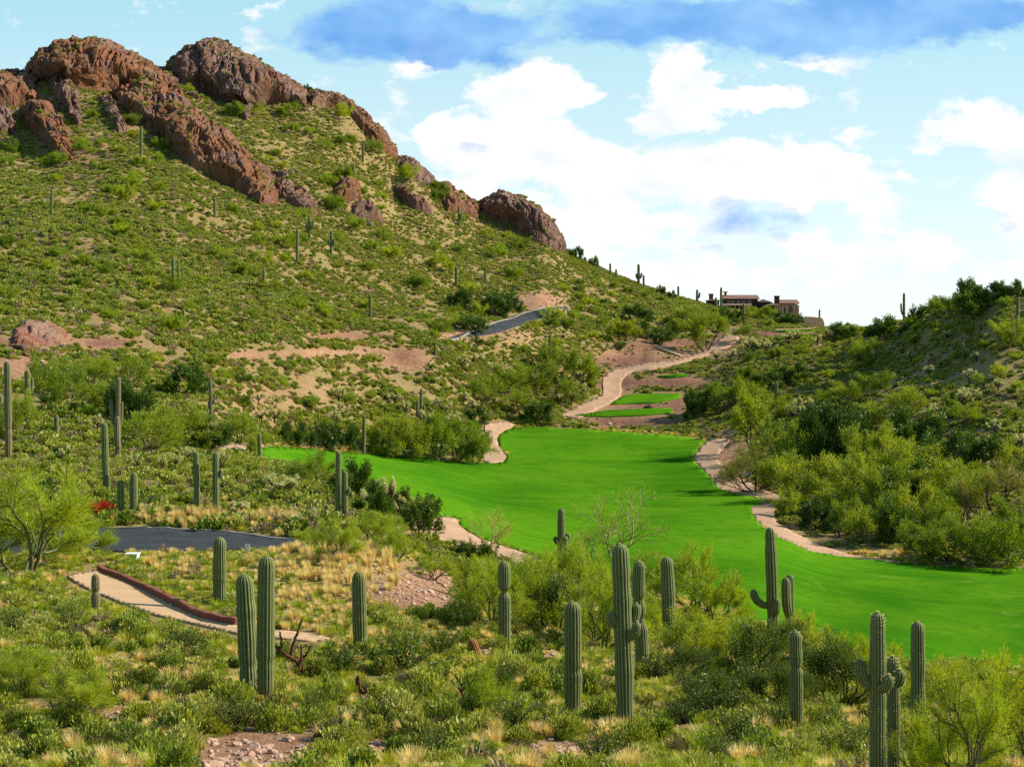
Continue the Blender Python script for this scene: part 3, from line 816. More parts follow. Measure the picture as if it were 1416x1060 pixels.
def mound(rng, n, r=0.5, h=0.6, wl=.1, ww=.05, clumps=14, up=0.5, loose=.22):
    """rounded shrub: leaves in uneven clumps over a dome"""
    C = sph(clumps, rng); C[:, 2] = np.abs(C[:, 2]) * 1.0
    C = C * np.array([r*.72, r*.72, h*.72]) * rng.uniform(.6, 1.12, clumps)[:, None]
    k = rng.integers(0, clumps, n)
    o = sph(n, rng) * (rng.uniform(.35, 1, n) ** .5)[:, None] * r * rng.uniform(.32, .55, clumps)[k][:, None]
    P = C[k] + o * np.array([1, 1, .8])
    P[:, 2] = np.abs(P[:, 2]) + .02
    ex = rng.random(n) < loose * .4
    P[ex] *= rng.uniform(1.0, 1.18, ex.sum())[:, None]
    D = P * np.array([1, 1, 1.0]) + sph(n, rng) * .5*r + np.array([0, 0, up*r])
    return leaf_quads(P, D, wl, ww, rng)

def mesh_vq(name, v, q, mat): return make_mesh(name, v, [q], [mat])

def shrub_mesh(seed, mat, n, r, h, wl, ww, clumps=14, stems=0, up=.5, stemmat=None):
    rng = np.random.default_rng(seed)
    v, q = mound(rng, n, r, h, wl, ww, clumps, up)
    mb = MB(); mb.add(v, q)
    nq = len(q)
    if stems:
        for i in range(stems):
            a = rng.uniform(0, 6.28); e = rng.uniform(.5, 1.3)
            d = np.array([math.cos(a)*math.cos(e)*r, math.sin(a)*math.cos(e)*r, math.sin(e)*h]) * rng.uniform(.6, .95)
            mb.tube(np.array([(0,0,-.1), d*.4 + rng.normal(size=3)*.03*r, d]), np.array([.03,.02,.008]) * r * 1.2, 4, cap=False)
    me = mb.mesh('shrub', [mat, stemmat or M['bark']])
    if stems:
        mi = np.zeros(len(me.polygons), np.int32); mi[nq:] = 1
        me.polygons.foreach_set('material_index', mi)
    return me

def creosote_mesh(seed, mat, stems=26, per=60, h=1.5, spread=.75, leaf=.07, lw=.04):
    rng = np.random.default_rng(seed); mb = MB(); Ps, Ds = [], []
    lines = []
    for i in range(stems):
        a = rng.uniform(0, 6.28); tilt = rng.uniform(.1, 1.0)
        d = np.array([math.cos(a)*math.sin(tilt)*spread*1.3, math.sin(a)*math.sin(tilt)*spread*1.3, math.cos(tilt)])
        L = h * rng.uniform(.7, 1.1)
        pts = [np.zeros(3)]
        for s in range(4):
            d = d + rng.normal(size=3)*.16; d[2] += .05; pts.append(pts[-1] + d/np.linalg.norm(d)*L/4)
        pts = np.array(pts); lines.append(pts)
        t = rng.uniform(1.3, 4, per); i0 = np.minimum(t.astype(int), 3); f = (t - i0)[:, None]
        P = pts[i0]*(1-f) + pts[i0+1]*f + sph(per, rng)*rng.uniform(.02, .17, per)[:, None]*h/1.5
        Ps.append(P); Ds.append(sph(per, rng) + d*.8)
    v, q = leaf_quads(np.concatenate(Ps), np.concatenate(Ds), leaf, lw, rng); v[:, 2] = np.maximum(v[:, 2], .01)
    mb.add(v, q); nq = len(q)
    for p in lines: mb.tube(p, np.array([.018,.014,.011,.008,.004]), 4, cap=False)
    me = mb.mesh('shrub', [mat, M['bark']])
    mi = np.zeros(len(me.polygons), np.int32); mi[nq:] = 1
    me.polygons.foreach_set('material_index', mi)
    return me

def tuft_mesh(seed, mat, n=90, h=.6, r=.3, w=.016, lo=.05, hi=1.0, core=.3):
    rng = np.random.default_rng(seed)
    a = rng.uniform(0, 6.28, n); lean = rng.uniform(lo, hi, n); L = h*rng.uniform(.55, 1.1, n)
    b = np.stack([np.cos(a)*rng.uniform(0, core*r, n), np.sin(a)*rng.uniform(0, core*r, n), np.zeros(n)], 1)
    o = np.stack([np.cos(a), np.sin(a), np.zeros(n)], 1); s = np.stack([-np.sin(a), np.cos(a), np.zeros(n)], 1)
    def at(t): return b + o*(lean*L*t*t*.75)[:, None] + np.array([0,0,1.0])*(L*(t - .35*lean*t*t))[:, None]
    p0, p1, p2 = at(0), at(.55), at(1.0)
    W = w*rng.uniform(.7, 1.3, n)[:, None]
    v = np.stack([p0 - s*W, p0 + s*W, p1 + s*W*.9, p1 - s*W*.9, p2 + s*W*.25, p2 - s*W*.25], 1).reshape(-1, 3)
    i = np.arange(n)[:, None]*6
    q = np.concatenate([i + np.array([0,1,2,3]), i + np.array([3,2,4,5])])
    return make_mesh('tuft', v, [q], [mat])

def tree_meshes(seed, h=4.0, w=5.0, limbs=5, levels=4, twigs=34, leaf=(.20,.022), tw_r=.45, mat='pale_pv', bark='gbark', low=.12, droop=0.0, sparse=1.0, nlimit=14000):
    """forked trunk with limbs (one mesh) and a crown of fine sprays (another)"""
    rng = np.random.default_rng(seed); mb = MB(); ends = []
    def grow(p, d, L, r, lev):
        n = 4; pts = [p]; dd = d
        for i in range(n):
            dd = dd + rng.normal(size=3)*.17; dd[2] += .03 - droop*.06*(levels-lev); dd /= np.linalg.norm(dd)
            pts.append(pts[-1] + dd*L/n)
        pts = np.array(pts)
        mb.tube(pts, np.linspace(r, r*.62, n+1), 7 if lev > 2 else 4, cap=False)
        if lev <= 1: ends.append((pts, dd))
        if lev == 0: return
        kids = 3 if lev > 1 else int(rng.integers(2, 4))
        for i in range(kids):
            t = rng.uniform(.45, 1.0) if i else 1.0
            j = min(int(t*n), n-1); base = pts[j] + (pts[j+1]-pts[j])*(t*n-j)
            nd = dd + sph(1, rng)[0]*rng.uniform(.5, .95); nd[2] = nd[2]*.8 + .12; nd /= np.linalg.norm(nd)
            grow(base, nd, L*rng.uniform(.62, .85), r*.58, lev-1)
    for i in range(limbs):
        a = 6.283*i/limbs + rng.uniform(-.4, .4); t = rng.uniform(.35, 1.0)
        d = np.array([math.cos(a)*math.sin(t), math.sin(a)*math.sin(t), math.cos(t)])
        grow(np.array([rng.normal()*.06, rng.normal()*.06, -.25]), d, h*rng.uniform(.34, .46), h*.020*rng.uniform(.8, 1.3), levels-1)
    Ps, Ds = [], []
    for pts, d in ends:
        if rng.random() > sparse: continue
        m = int(twigs*rng.uniform(.5, 1.3)); t = rng.uniform(0.1, 1, m)*(len(pts)-1); i0 = np.minimum(t.astype(int), len(pts)-2); f = (t-i0)[:, None]
        o = sph(m, rng)*(rng.uniform(0, 1, m)**.6)[:, None]*tw_r
        P = pts[i0]*(1-f) + pts[i0+1]*f + o
        Ps.append(P); Ds.append(o/tw_r + d*.9 + np.array([0,0,.25]) + sph(m, rng)*.45)
    P = np.concatenate(Ps); D = np.concatenate(Ds)
    # fit to the wanted height and spread
    sxy = (w/2) / np.percentile(np.hypot(P[:,0], P[:,1]), 95); sz = h / np.percentile(P[:,2], 98)
    S = np.array([sxy, sxy, sz])
    if len(P) > nlimit:
        ii = rng.permutation(len(P))[:nlimit]; P, D = P[ii], D[ii]
    P = P*S; P[:, 2] = np.maximum(P[:, 2], low*h*rng.uniform(.3, 1.2, len(P)))
    v, q = leaf_quads(P, D, leaf[0], leaf[1], rng)
    mb.v = [x*S for x in mb.v]
    return mb.mesh('trunk', M[bark], True), mesh_vq('crown', v, q, M[mat])

# ------------------------------------------------------------------ saguaro
def column(path, rad, ribs, rot=0.0, per=6, round_top=True, old=None, round_base=False):
    """ribbed column along a path; returns (verts, quads, tris, tone, old)"""
    path = np.asarray(path, float); rad = np.asarray(rad, float)
    s = np.concatenate([[0], np.cumsum(np.linalg.norm(np.diff(path, axis=0), axis=1))])
    step = max(.05, s[-1]/90.0)
    q = np.linspace(0, s[-1], max(8, int(s[-1]/step)))
    ctr = np.stack([np.interp(q, s, path[:, i]) for i in range(3)], 1)
    # smooth the centre line
    for _ in range(3): ctr[1:-1] = .5*ctr[1:-1] + .25*(ctr[:-2] + ctr[2:])
    r = pchip(s, rad, q); rt = r[-1]
    if round_top:
        t = np.clip((s[-1] - q) / (rt*1.25), 0, 1); r = r*np.sqrt(np.clip(1 - (1-t)**2, .0009, 1))
    if round_base:
        t = np.clip(q / (rad[0]*1.1), 0, 1); r = r*np.sqrt(np.clip(1 - (1-t)**2, .05, 1))
    na = ribs*per; ang = np.linspace(0, 2*math.pi, na, endpoint=False)
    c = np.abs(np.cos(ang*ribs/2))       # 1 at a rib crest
    prof = .86 + .16*np.power(c, .8)
    T = np.gradient(ctr, axis=0); T /= np.linalg.norm(T, axis=1)[:, None]
    V, b = [], np.array([math.cos(rot), math.sin(rot), .02])
    for i in range(len(ctr)):
        b = b - T[i]*(b@T[i]); b /= np.linalg.norm(b); e = np.cross(T[i], b)
        V.append(ctr[i] + r[i]*prof[:, None]*(np.cos(ang)[:, None]*b + np.sin(ang)[:, None]*e))
    V = np.concatenate(V); m = len(ctr)
    i = np.arange(m-1)[:, None]*na; j = np.arange(na)[None]; k = (j+1) % na
    Q = np.stack([i+j, i+k, i+na+k, i+na+j], -1).reshape(-1, 4)
    V = np.vstack([V, ctr[-1] + T[-1]*0.002])
    tri = [((m-1)*na + x, (m-1)*na + (x+1) % na, len(V)-1) for x in range(na)]
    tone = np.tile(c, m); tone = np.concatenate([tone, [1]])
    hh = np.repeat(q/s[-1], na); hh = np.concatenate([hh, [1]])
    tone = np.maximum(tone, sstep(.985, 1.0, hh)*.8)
    o = np.concatenate([np.repeat(1 - sstep(0.0, (old or .25), q/s[-1]), na), [0]])
    return V, Q, tri, tone, o

def col_mesh(name, path, rad, ribs, mat, rot=0.0, old=.25, per=4, round_base=False, spines=0, rng=None):
    V, Q, t, tone, o = column(path, rad, ribs, rot, per, True, old, round_base)
    rng = rng or np.random.default_rng(3)
    faces = [Q, np.array(t)]; nf = len(Q) + len(t)
    if spines:
        # pale spines along the rib crests, thickest at the tip
        w = np.where(tone[:-1] > .97)[0]; z = np.arange(len(V))/len(V)
        pr = .25 + 2.0*(z[w] > .93); ii = rng.choice(w, spines, p=pr/pr.sum())
        ax = V.mean(0)
        na = ribs*per; cidx = np.minimum(ii // na, len(V)//na - 1)
        ctr = V[:len(V)//na*na].reshape(-1, na, 3).mean(1)
        D = V[ii] - ctr[cidx]; D = D/(np.linalg.norm(D, axis=1)[:, None]+1e-9) + sph(len(ii), rng)*.7 + np.array([0,0,.25])
        sv, sq = leaf_quads(V[ii] + D*.008, D, .032, .007, rng)
        faces.append(sq + len(V)); V = np.vstack([V, sv])
        tone = np.concatenate([tone, np.ones(len(sv))]); o = np.concatenate([o, np.zeros(len(sv))])
    fm = np.zeros(sum(len(f) for f in faces), np.int32)
    # make_mesh concatenates faces in order
    if spines: fm[nf:] = 1
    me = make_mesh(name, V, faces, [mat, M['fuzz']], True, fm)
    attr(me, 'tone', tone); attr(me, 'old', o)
    return me

def saguaro(bx, by, ty, w, label, pinch=(), arms=(), lean=0.0, mat='saguaro', old=.22, group=None, ymin=0.0, ribs=None, wob=0.0, taper=.86):
    """bx,by foot in the picture; ty top row; w width in picture px. arms: (side, level, out, top, width, depth)"""
    g = hit(bx, by, ymin); mpp = g.y/F*1.0
    H = (by - ty)*mpp; r = w*mpp/2
    near = g.y < 75
    ribs = ribs or (16 if near else 12)
    n = 15; t = np.linspace(0, 1, n)
    rng = np.random.default_rng(int(bx*7 + by))
    rr = r*(np.interp(t, [0, .12, .45, .8, 1], [.80, .93, 1.0, .97, taper]))*(1 + rng.normal(size=n)*.032)
    tq = np.unique(np.concatenate([t, [p for p, _, _ in pinch], [p-d for p, _, d in pinch], [p+d for p, _, d in pinch]]).clip(0, 1))
    rq = np.interp(tq, t, rr)
    for p, dep, d in pinch: rq = rq*(1 - min(.55, dep*1.25)*np.exp(-((tq-p)/(d*.55))**2))
    lean = lean + rng.normal()*H/mpp*.012; cx = lean*mpp*tq**1.3 + wob*mpp*np.sin(tq*7)
    path = np.stack([cx, .2*r*np.sin(tq*3 + bx), tq*(H + .25) - .25], 1)
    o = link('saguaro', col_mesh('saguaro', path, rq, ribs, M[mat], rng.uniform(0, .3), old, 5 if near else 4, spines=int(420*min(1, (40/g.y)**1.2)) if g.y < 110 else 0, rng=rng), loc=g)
    tag(o, label, 'cactus', group or 'saguaro cacti standing over the valley')
    for (side, lv, out, top, aw, dep) in arms:
        ar = aw*mpp/2; zs = (by - lv)*mpp; zt = (by - top)*mpp; dx = out*mpp; dy = dep*mpp
        f = min(1, zs/H); x0 = float(np.interp(f, tq, cx))
        s0 = 0.55*r
        if abs(top - lv) < aw*1.1 and abs(out) < w*1.1:      # a bud
            P = [(x0 + np.sign(dx)*s0*.6, dy*.5, zs), (x0 + dx*.8, dy*.9, zs + (zt-zs)*.25), (x0 + dx, dy, zt)]
            rad = [ar*.7, ar*1.0, ar*.92]
        else:
            P = [(x0 + np.sign(dx)*s0*.3, dy*.3, zs), (x0 + dx*.55, dy*.7, zs + (zt-zs)*.10), (x0 + dx*.85, dy*.95, zs + (zt-zs)*.32), (x0 + dx*1.0, dy, zs + (zt-zs)*.62), (x0 + dx*1.06, dy, zt)]
            rad = [ar*.72, ar*.9, ar, ar, ar*.85]
        link('arm', col_mesh('arm', P, rad, max(9, ribs-4), M[mat], .1, .01, 4, True, spines=int(120*min(1, (40/g.y)**1.2)) if g.y < 110 else 0, rng=rng), parent=o)
    return o

SAG = [  # foreground, hillside below the viewpoint
 (345,957,792,27,'squat armless saguaro leaning against a taller one beside the tan path',dict(lean=-5,pinch=[(.28,.10,.05)],old=.35)),
 (367,966,766,25,'tall armless saguaro of the touching pair beside the tan path',dict(pinch=[(.30,.12,.05),(.09,.14,.05)],old=.3)),
 (498,897,788,20,'lone armless saguaro below the rubbly bank, dark on one side',dict(lean=-2,taper=.92)),
 (303,834,741,19,'stout armless saguaro behind the rust kerb, dry grass around it',dict(lean=0)),
 (698,897,774,18,'saguaro with a narrow waist near its top, shrubs behind',dict(pinch=[(.67,.42,.06)],lean=-1)),
 (793,987,829,25,'thick armless saguaro pinched halfway down beside the tallest one',dict(pinch=[(.44,.16,.045)],old=.3)),
 (865,1010,749,26,'tallest saguaro of the slope with three small buds at mid height',dict(lean=-7,arms=[(-1,864,-17,842,14,-6),(1,872,18,832,13,4),(1,880,17,854,13,-16)])),
 (887,932,773,19,'crooked saguaro with a thin wavy top behind the tallest one',dict(lean=-5,pinch=[(.52,.30,.08),(.68,.22,.06)],wob=1.5,taper=.8)),
 (927,908,768,19,'straight armless saguaro with a blunt tip in front of the olive thicket',dict(lean=-3)),
 (1070,880,727,17,'slender saguaro rising from a thicket with one drooping arm',dict(lean=-7,arms=[(-1,838,-26,814,11,2),(1,848,3,824,11,-10)],taper=.7)),
 (1091,884,793,13,'short saguaro with a curled arm in front beside the slender thicket one',dict(arms=[(-1,850,-6,796,13,-8)])),
 (1102,1013,869,18,'armless saguaro pinched a third below its tip, dark shrubs beside it',dict(pinch=[(.67,.22,.035)],lean=-3)),
 (1214,1086,842,23,'big saguaro with one raised arm and a round bud in front',dict(lean=-3,arms=[(-1,950,-24,908,17,2),(1,950,11,926,16,-18)])),
 (1236,1078,904,18,'shorter saguaro half hidden behind the big armed one',dict(lean=-3,arms=[(1,944,6,920,17,-12)])),
 (1270,1035,856,20,'smooth armless saguaro at the fairway edge beside the wispy palo verdes',dict(lean=-2,pinch=[(.55,.06,.08)],old=.3)),
 (776,789,702,11,'saguaro with two stub arms in front of the green fairway',dict(arms=[(-1,752,-8,741,7,2),(1,754,9,736,9,0)])),
 (781,790,740,9,'young saguaro pressed against the stub armed one at the fairway',dict()),
 (789,789,779,7,'tiny globe saguaro at the foot of the fairway saguaro',dict()),
 (132,848,792,12,'dark stunted saguaro with swollen middle beside the path',dict(pinch=[(.62,.35,.06),(.22,.30,.1)],old=.8,mat='oldsaguaro')),
 # across the access road
 (12,636,499,10,'tall brown barked old saguaro with a broken tip near the picture edge',dict(mat='oldsaguaro',old=1.0,pinch=[(.33,.14,.03)])),
 (39,592,511,8,'tall saguaro with a short low arm beside the brown old one',dict(arms=[(-1,574,-8,556,5,0),(1,545,5,522,4,4)],old=.3)),
 (1,594,545,7,'saguaro cut by the picture edge behind the brown old one',dict()),
 (78,603,573,7,'very short saguaro on the dry bank below the palo verdes',dict()),
 (102,540,519,4,'thin small saguaro in front of the upper palo verdes',dict()),
 (116,572,553,6,'short blunt saguaro among lime shrubs above the dry bank',dict()),
 (163,640,521,8,'tall pale saguaro with arms hugging both sides',dict(arms=[(-1,590,-9,552,6,0),(1,590,5,555,4,2),(1,620,1,574,8,-8)],mat='oldsaguaro',old=.3)),
 (147,679,584,10,'thick armless saguaro below the pale armed one',dict(lean=-2)),
 (150,680,655,6,'baby saguaro at the foot of the thick armless one',dict()),
 (167,716,662,10,'shorter of two armless saguaros beside the red brush',dict(old=.3)),
 (185,716,652,11,'taller of two armless saguaros beside the red brush',dict()),
 (273,712,623,9,'slim armless saguaro above the access road, straw grass at its foot',dict(pinch=[(.45,.1,.05)])),
 (299,713,624,9,'saguaro with knobby side and pale cap above the access road',dict(arms=[(1,660,7,648,6,0)])),
 (292,593,525,5,'dark armed saguaro on the red soil slope',dict(arms=[(1,560,5,545,3,0),(-1,566,-3,555,3,0)],mat='oldsaguaro',old=.7)),
 (359,640,599,5.5,'small saguaro at the far tip of the fairway',dict()),
 (468,700,623,8,'tallest saguaro of the cluster at the fairway bend',dict()),
 (477,719,650,9,'middle saguaro of the fairway bend cluster with a bud',dict(arms=[(1,684,6,674,5,0)])),
 (467,719,667,7,'shorter pale saguaro in front of the fairway bend cluster',dict()),
 (452,716,697,7,'small dark saguaro beside the fairway bend cluster',dict()),
 (488,719,706,5,'tiny saguaro at the foot of the fairway bend cluster',dict()),
 (503,629,573,5,'slim saguaro on the fairway edge, dark shrubs beside it',dict(old=.5)),
 (330,727,717,8,'round stub saguaro in the straw grass along the road',dict(old=1.0,mat='oldsaguaro')),
 (420,768,750,10,'dark barrel shaped young saguaro by the road end',dict(old=.8)),
 (582,584,537,4.5,'tallest of the saguaro trio above the fairway thicket',dict(arms=[(1,572,4,560,3,0)])),
 (577,583,553,4,'shorter saguaro of the trio above the fairway thicket',dict()),
 (586,584,562,3.5,'thinnest saguaro of the trio above the fairway thicket',dict()),
 (760,499,462,5,'dark saguaro on the bend below the hill road',dict()),
 (754,499,482,4,'short companion of the dark saguaro below the hill road',dict()),
 (602,492,476,4,'stump like saguaro by the red soil mound',dict(old=1.0,mat='oldsaguaro')),
 (1073,560,527,5.5,'many armed saguaro on the shaded hillside below the house',dict(arms=[(1,552,6,541,4,0),(-1,553,-5,545,3.5,0)])),
 (1250,446,405,3.6,'tall saguaro on the skyline of the low ridge',dict(arms=[(-1,436,-4,419,2.6,0)],ymin=200)),
 (1407,460,411,5,'saguaro near the picture edge on the shaded ridge',dict()),
 (1331,502,474,4,'dark thin saguaro in the middle of the shaded ridge slope',dict()),
 # mountain slope
 (240,406,356,4.4,'tallest pale saguaro on the open mountain slope',dict()),
 (247,397,360,3,'thin companion of the tallest slope saguaro',dict()),
 (411,364,317,4,'slim saguaro high on the slope below the rib tail',dict()),
 (428,334,298,4,'armed saguaro high under the rib tail',dict(arms=[(1,318,5,304,3,0),(-1,322,-4,308,3,0)])),
 (458,353,318,4,'second armed saguaro high under the rib tail, lower down',dict(arms=[(1,340,4,330,3,0),(-1,340,-4,332,3,0)])),
 (297,300,273,4,'dark saguaro just below the long rock rib',dict()),
 (71,303,262,4,'saguaro on the upper slope below the big buttress',dict()),
 (195,217,175,4,'saguaro between the thin fin and the long rib',dict()),
 (254,445,427,4,'short saguaro low on the open mountain slope',dict()),
 (365,391,372,4,'stubby saguaro in the middle of the open slope',dict()),
 (512,440,407,4.5,'saguaro low on the slope above the red soil',dict()),
 (631,396,368,4.5,'stout saguaro on the slope above the cholla patch',dict()),
 (671,391,370,3.2,'thin saguaro on the slope below the dark knob',dict()),
 (635,314,287,3.5,'saguaro under the broken skyline ledge',dict(arms=[(1,305,3,295,2.5,0)])),
 (502,224,200,3,'saguaro near the skyline notch',dict()),
 (489,240,226,3,'low saguaro under the skyline notch',dict()),
 (844,382,364,3,'small saguaro starting the row on the descending skyline',dict()),
 (852,384,372,3,'tiny saguaro second in the skyline row',dict()),
 (883,394,365,4,'many armed saguaro on the descending skyline',dict(arms=[(1,385,4,377,3,0),(-1,386,-3,378,2.6,0)])),
 (890,394,379,3,'small saguaro touching the many armed skyline one',dict()),
 (938,406,391,3,'short saguaro on the skyline before the house',dict()),
 (964,414,396,3.5,'armed skyline saguaro beside the house',dict(arms=[(1,408,3.5,400,2.6,0)])),
 (997,432,397,3.6,'tall thin saguaro in front of the house',dict()),
 (990,432,411,3.4,'shorter saguaro in front of the house chimney',dict()),
 (1028,438,420,4.5,'saguaro in front of the house porch',dict()),
 (1133,448,424,2.6,'thin saguaro on the pale terrace wall by the house',dict()),
]
LANDMARKS = []
for (bx, by, ty, w, lab, kw) in SAG:
    saguaro(bx, by, ty, w, lab, **kw)

# ------------------------------------------------------------------ house on the saddle
def house():
    g = hit(1047, 432); s = g.y/F
    root = link('house', None, loc=(g.x, g.y, g.z))
    tag(root, 'brown desert mansion with tiled roofs and square chimneys on the saddle', 'house')
    X = lambda p: (p - 1047)*s
    Zf = lambda p: (432 - p)*s
    wallb = plain_mat('dark_stucco', (.05,.026,.028), (.085,.045,.04), .8, .95, .3)
    wallp = plain_mat('pale_stone', (.36,.22,.15), (.48,.33,.23), .9, .95, .5)
    tile = plain_mat('clay_tiles', (.17,.085,.07), (.29,.165,.125), 2.0, .9, .8)
    dark = plain_mat('chimney_brick', (.055,.035,.035), (.10,.06,.05), 2.0, .95, .5)
    glass = plain_mat('window_glass', (.02,.03,.04), (.05,.06,.07), .5, .15, 0.0, spec=.6)
    frame = plain_mat('window_frame', (.45,.36,.28), (.5,.4,.3), 1, .8, .1)
    def blk(name, x0, x1, y0, y1, z0, z1, mat, parent=root):
        mb = MB(); mb.box(x0, x1, y0, y1, z0, z1); return link(name, mb.mesh(name, mat), parent)
    def gable(name, x0, x1, y0, y1, z0, z1, mat, parent=root, over=.5):
        mb = MB(); x0 -= over; x1 += over; y0 -= over; y1 += over; ym = (y0+y1)/2; th = .22
        v = [(x0,y0,z0),(x1,y0,z0),(x1,ym,z1),(x0,ym,z1),(x0,y1,z0),(x1,y1,z0)]
        v += [(a,b,c+th) for a,b,c in v]
        mb.add(v, [(0,3,2,1),(3,4,5,2),(6,7,8,9),(9,8,11,10),(0,1,7,6),(4,10,11,5),(1,2,8,7),(2,5,11,8),(0,6,9,3),(3,9,10,4)])
        return link(name, mb.mesh(name, mat), parent)
    def hip(name, x0, x1, y0, y1, z0, z1, mat, over=.5):
        mb = MB(); x0 -= over; x1 += over; y0 -= over; y1 += over; ym = (y0+y1)/2; hx = min((y1-y0)/2, (x1-x0)/2 - .1)
        v = [(x0,y0,z0),(x1,y0,z0),(x1,y1,z0),(x0,y1,z0),(x0+hx,ym,z1),(x1-hx,ym,z1)]
        v += [(a,b,z0-.22) for a,b,c in v[:4]]
        mb.add(v, [(0,1,5,4),(2,3,4,5),(6,7,1,0),(7,8,2,1),(8,9,3,2),(9,6,0,3),(6,9,8,7)], [(1,2,5),(3,0,4)])
        return link(name, mb.mesh(name, mat), root)
    def window(x0, x1, y, z0, z1):
        f = MB(); t = .14
        f.box(x0-t, x1+t, y-.10, y+.05, z0-t, z0); f.box(x0-t, x1+t, y-.10, y+.05, z1, z1+t); f.box(x0-t, x0, y-.10, y+.05, z0, z1); f.box(x1, x1+t, y-.10, y+.05, z0, z1)
        fo = link('window', f.mesh('window', frame), root)
        blk('pane', x0, x1, y-.04, y+.02, z0, z1, glass, fo)
    # main two storey block
    blk('wall', X(1003), X(1049), 1.5, 10, -4, Zf(412.6), wallb)
    gable('roof', X(1003), X(1049), 1.5, 10, Zf(412.2), Zf(406.6), tile)
    mb = MB(); y0, y1 = 1.5, 10; xe = X(1049)
    mb.add([(xe+.03,y0,Zf(414)),(xe+.03,y1,Zf(414)),(xe+.03,y1,Zf(412)),(xe+.03,(y0+y1)/2,Zf(407.6)),(xe+.03,y0,Zf(412)),
            (xe-.2,y0,Zf(414)),(xe-.2,y1,Zf(414)),(xe-.2,y1,Zf(412)),(xe-.2,(y0+y1)/2,Zf(407.6)),(xe-.2,y0,Zf(412))],
           [(0,1,2,4),(5,9,7,6),(0,5,6,1),(1,6,7,2),(4,9,5,0)], [(2,3,4),(7,9,8),(2,7,8),(2,8,3),(3,8,9),(3,9,4)])
    link('gable_end', mb.mesh('gable_end', wallp), root)
    for a, b in ((1007.5,1010.5),(1013,1016),(1020.5,1023.5),(1027,1030.5),(1035,1039)): window(X(a), X(b), 1.5, Zf(418), Zf(414.8))
    # porch in front
    gable('porch_roof', X(999.5), X(1037), -2.6, 1.45, Zf(421.8), Zf(419.4), tile, over=.25)
    blk('porch_wall', X(1001), X(1036), 0.9, 1.44, -4, Zf(421.9), wallb)
    for p in (1002,1008,1015,1021,1027,1035): blk('column', X(p)-.28, X(p)+.28, -2.4, -1.9, -4, Zf(422), wallp)
    # chimneys and tower
    def chim(xa, xb, zb, zt, y0, cap, mat, flare):
        w = X(xb) - X(xa); c = blk('chimney', X(xa), X(xb), y0, y0 + w*.9, zb, zt, mat)
        blk('chimney_cap', X(xa)-flare, X(xb)+flare, y0-flare, y0+w*.9+flare, zt+.004, zt+cap, mat, c)
    blk('wall', X(980.5), X(996), 2.5, 8, -3, Zf(413.6), wallb)
    hip('roof', X(980.5), X(996), 2.5, 8, Zf(413.4), Zf(411.4), tile, .35)
    chim(983.2, 988.6, Zf(413), Zf(405.6), 4.5, .35, plain_mat('red_brick', (.16,.06,.05), (.22,.10,.08), 2, .95, .4), .18)
    chim(1004.4, 1007.4, Zf(411), Zf(402.4), 4.8, .3, dark, .38)
    # lower dark wing
    blk('wall', X(1050), X(1066.5), 0.5, 8.5, -4, Zf(416.5), wallb)
    hip('roof', X(1049.6), X(1066.5), 0.5, 8.5, Zf(416.3), Zf(411.8), dark, .45)
    # big square chimney and stone wing
    chim(1070.2, 1076.6, -3, Zf(409.2), -1.6, .35, dark, .14)
    blk('wall', X(1078), X(1102), -1.5, 7, -6, Zf(419), wallp)
    gable('roof', X(1077.5), X(1102), -1.5, 7, Zf(418.8), Zf(413.4), tile)
    hip('roof', X(1058), X(1077), -3.5, 3, Zf(420.4), Zf(417.6), tile, .3)
    blk('wall', X(1060), X(1075.5), -.4, 3, -5, Zf(420.7), wallb)
    for p in (1069.5,1072.6,1076,1080,1086,1096,1101): blk('column', X(p)-.33, X(p)+.33, -3.3, -2.65, -6, Zf(421), wallp)
    mb = MB(); n = 9   # arched window
    cx, cz, rr = X(1091), Zf(424.5), 3.3*s
    pts = [(cx-rr, -1.56, Zf(431)), (cx+rr, -1.56, Zf(431))] + [(cx+rr*math.cos(a), -1.56, cz+rr*math.sin(a)) for a in np.linspace(0, math.pi, n)]
    pts2 = [(a, -1.70, c) for a, b, c in pts]; m = len(pts)
    mb.add(pts2 + pts, [(i, (i+1) % m, m+(i+1) % m, m+i) for i in range(m)], [(0, i, i+1) for i in range(1, m-1)])
    link('arched_window', mb.mesh('arched_window', glass), root)
    window(X(1082), X(1084.5), -1.5, Zf(430), Zf(424)); window(X(1097.2), X(1099.6), -1.5, Zf(430), Zf(424))
    blk('balcony', X(1086), X(1100), -2.6, -1.52, Zf(437.5), Zf(434.5), wallp)
    # pale terrace wall beyond the house, a curved retaining wall
    wm = plain_mat('terrace_stone', (.52,.33,.21), (.60,.42,.29), .7, .95, .4)
    mb = MB(); pts = [(1098,456,451),(1104,455,447),(1110,454,441),(1114,453,437.5),(1124,452.5,438),(1137,452,439.5),(1140,451.5,446)]
    f0 = [hit(a, b, 300) for a, b, c in pts]; Yc = 485.0
    for i in range(len(pts)-1):
        (a, b, c), (a2, b2, c2) = pts[i], pts[i+1]
        ya, yb = Yc, Yc
        def at(px, py, y): u, e = ue(px, py); return (float(u)*y, y, CAMZ + float(e)*y)
        A, B, C, D = at(a, b+6, ya), at(a2, b2+6, yb), at(a2, c2, yb), at(a, c, ya)
        v = [A, B, C, D] + [(p[0], p[1]+.5, p[2]) for p in (A, B, C, D)]
        mb.add(v, [(0,1,2,3),(5,4,7,6),(3,2,6,7),(0,4,5,1),(0,3,7,4),(1,5,6,2)])
    o = link('terrace_wall', mb.mesh('terrace_wall', wm)); tag(o, 'pale sandy retaining wall of the terrace beside the mansion', 'wall')
house()

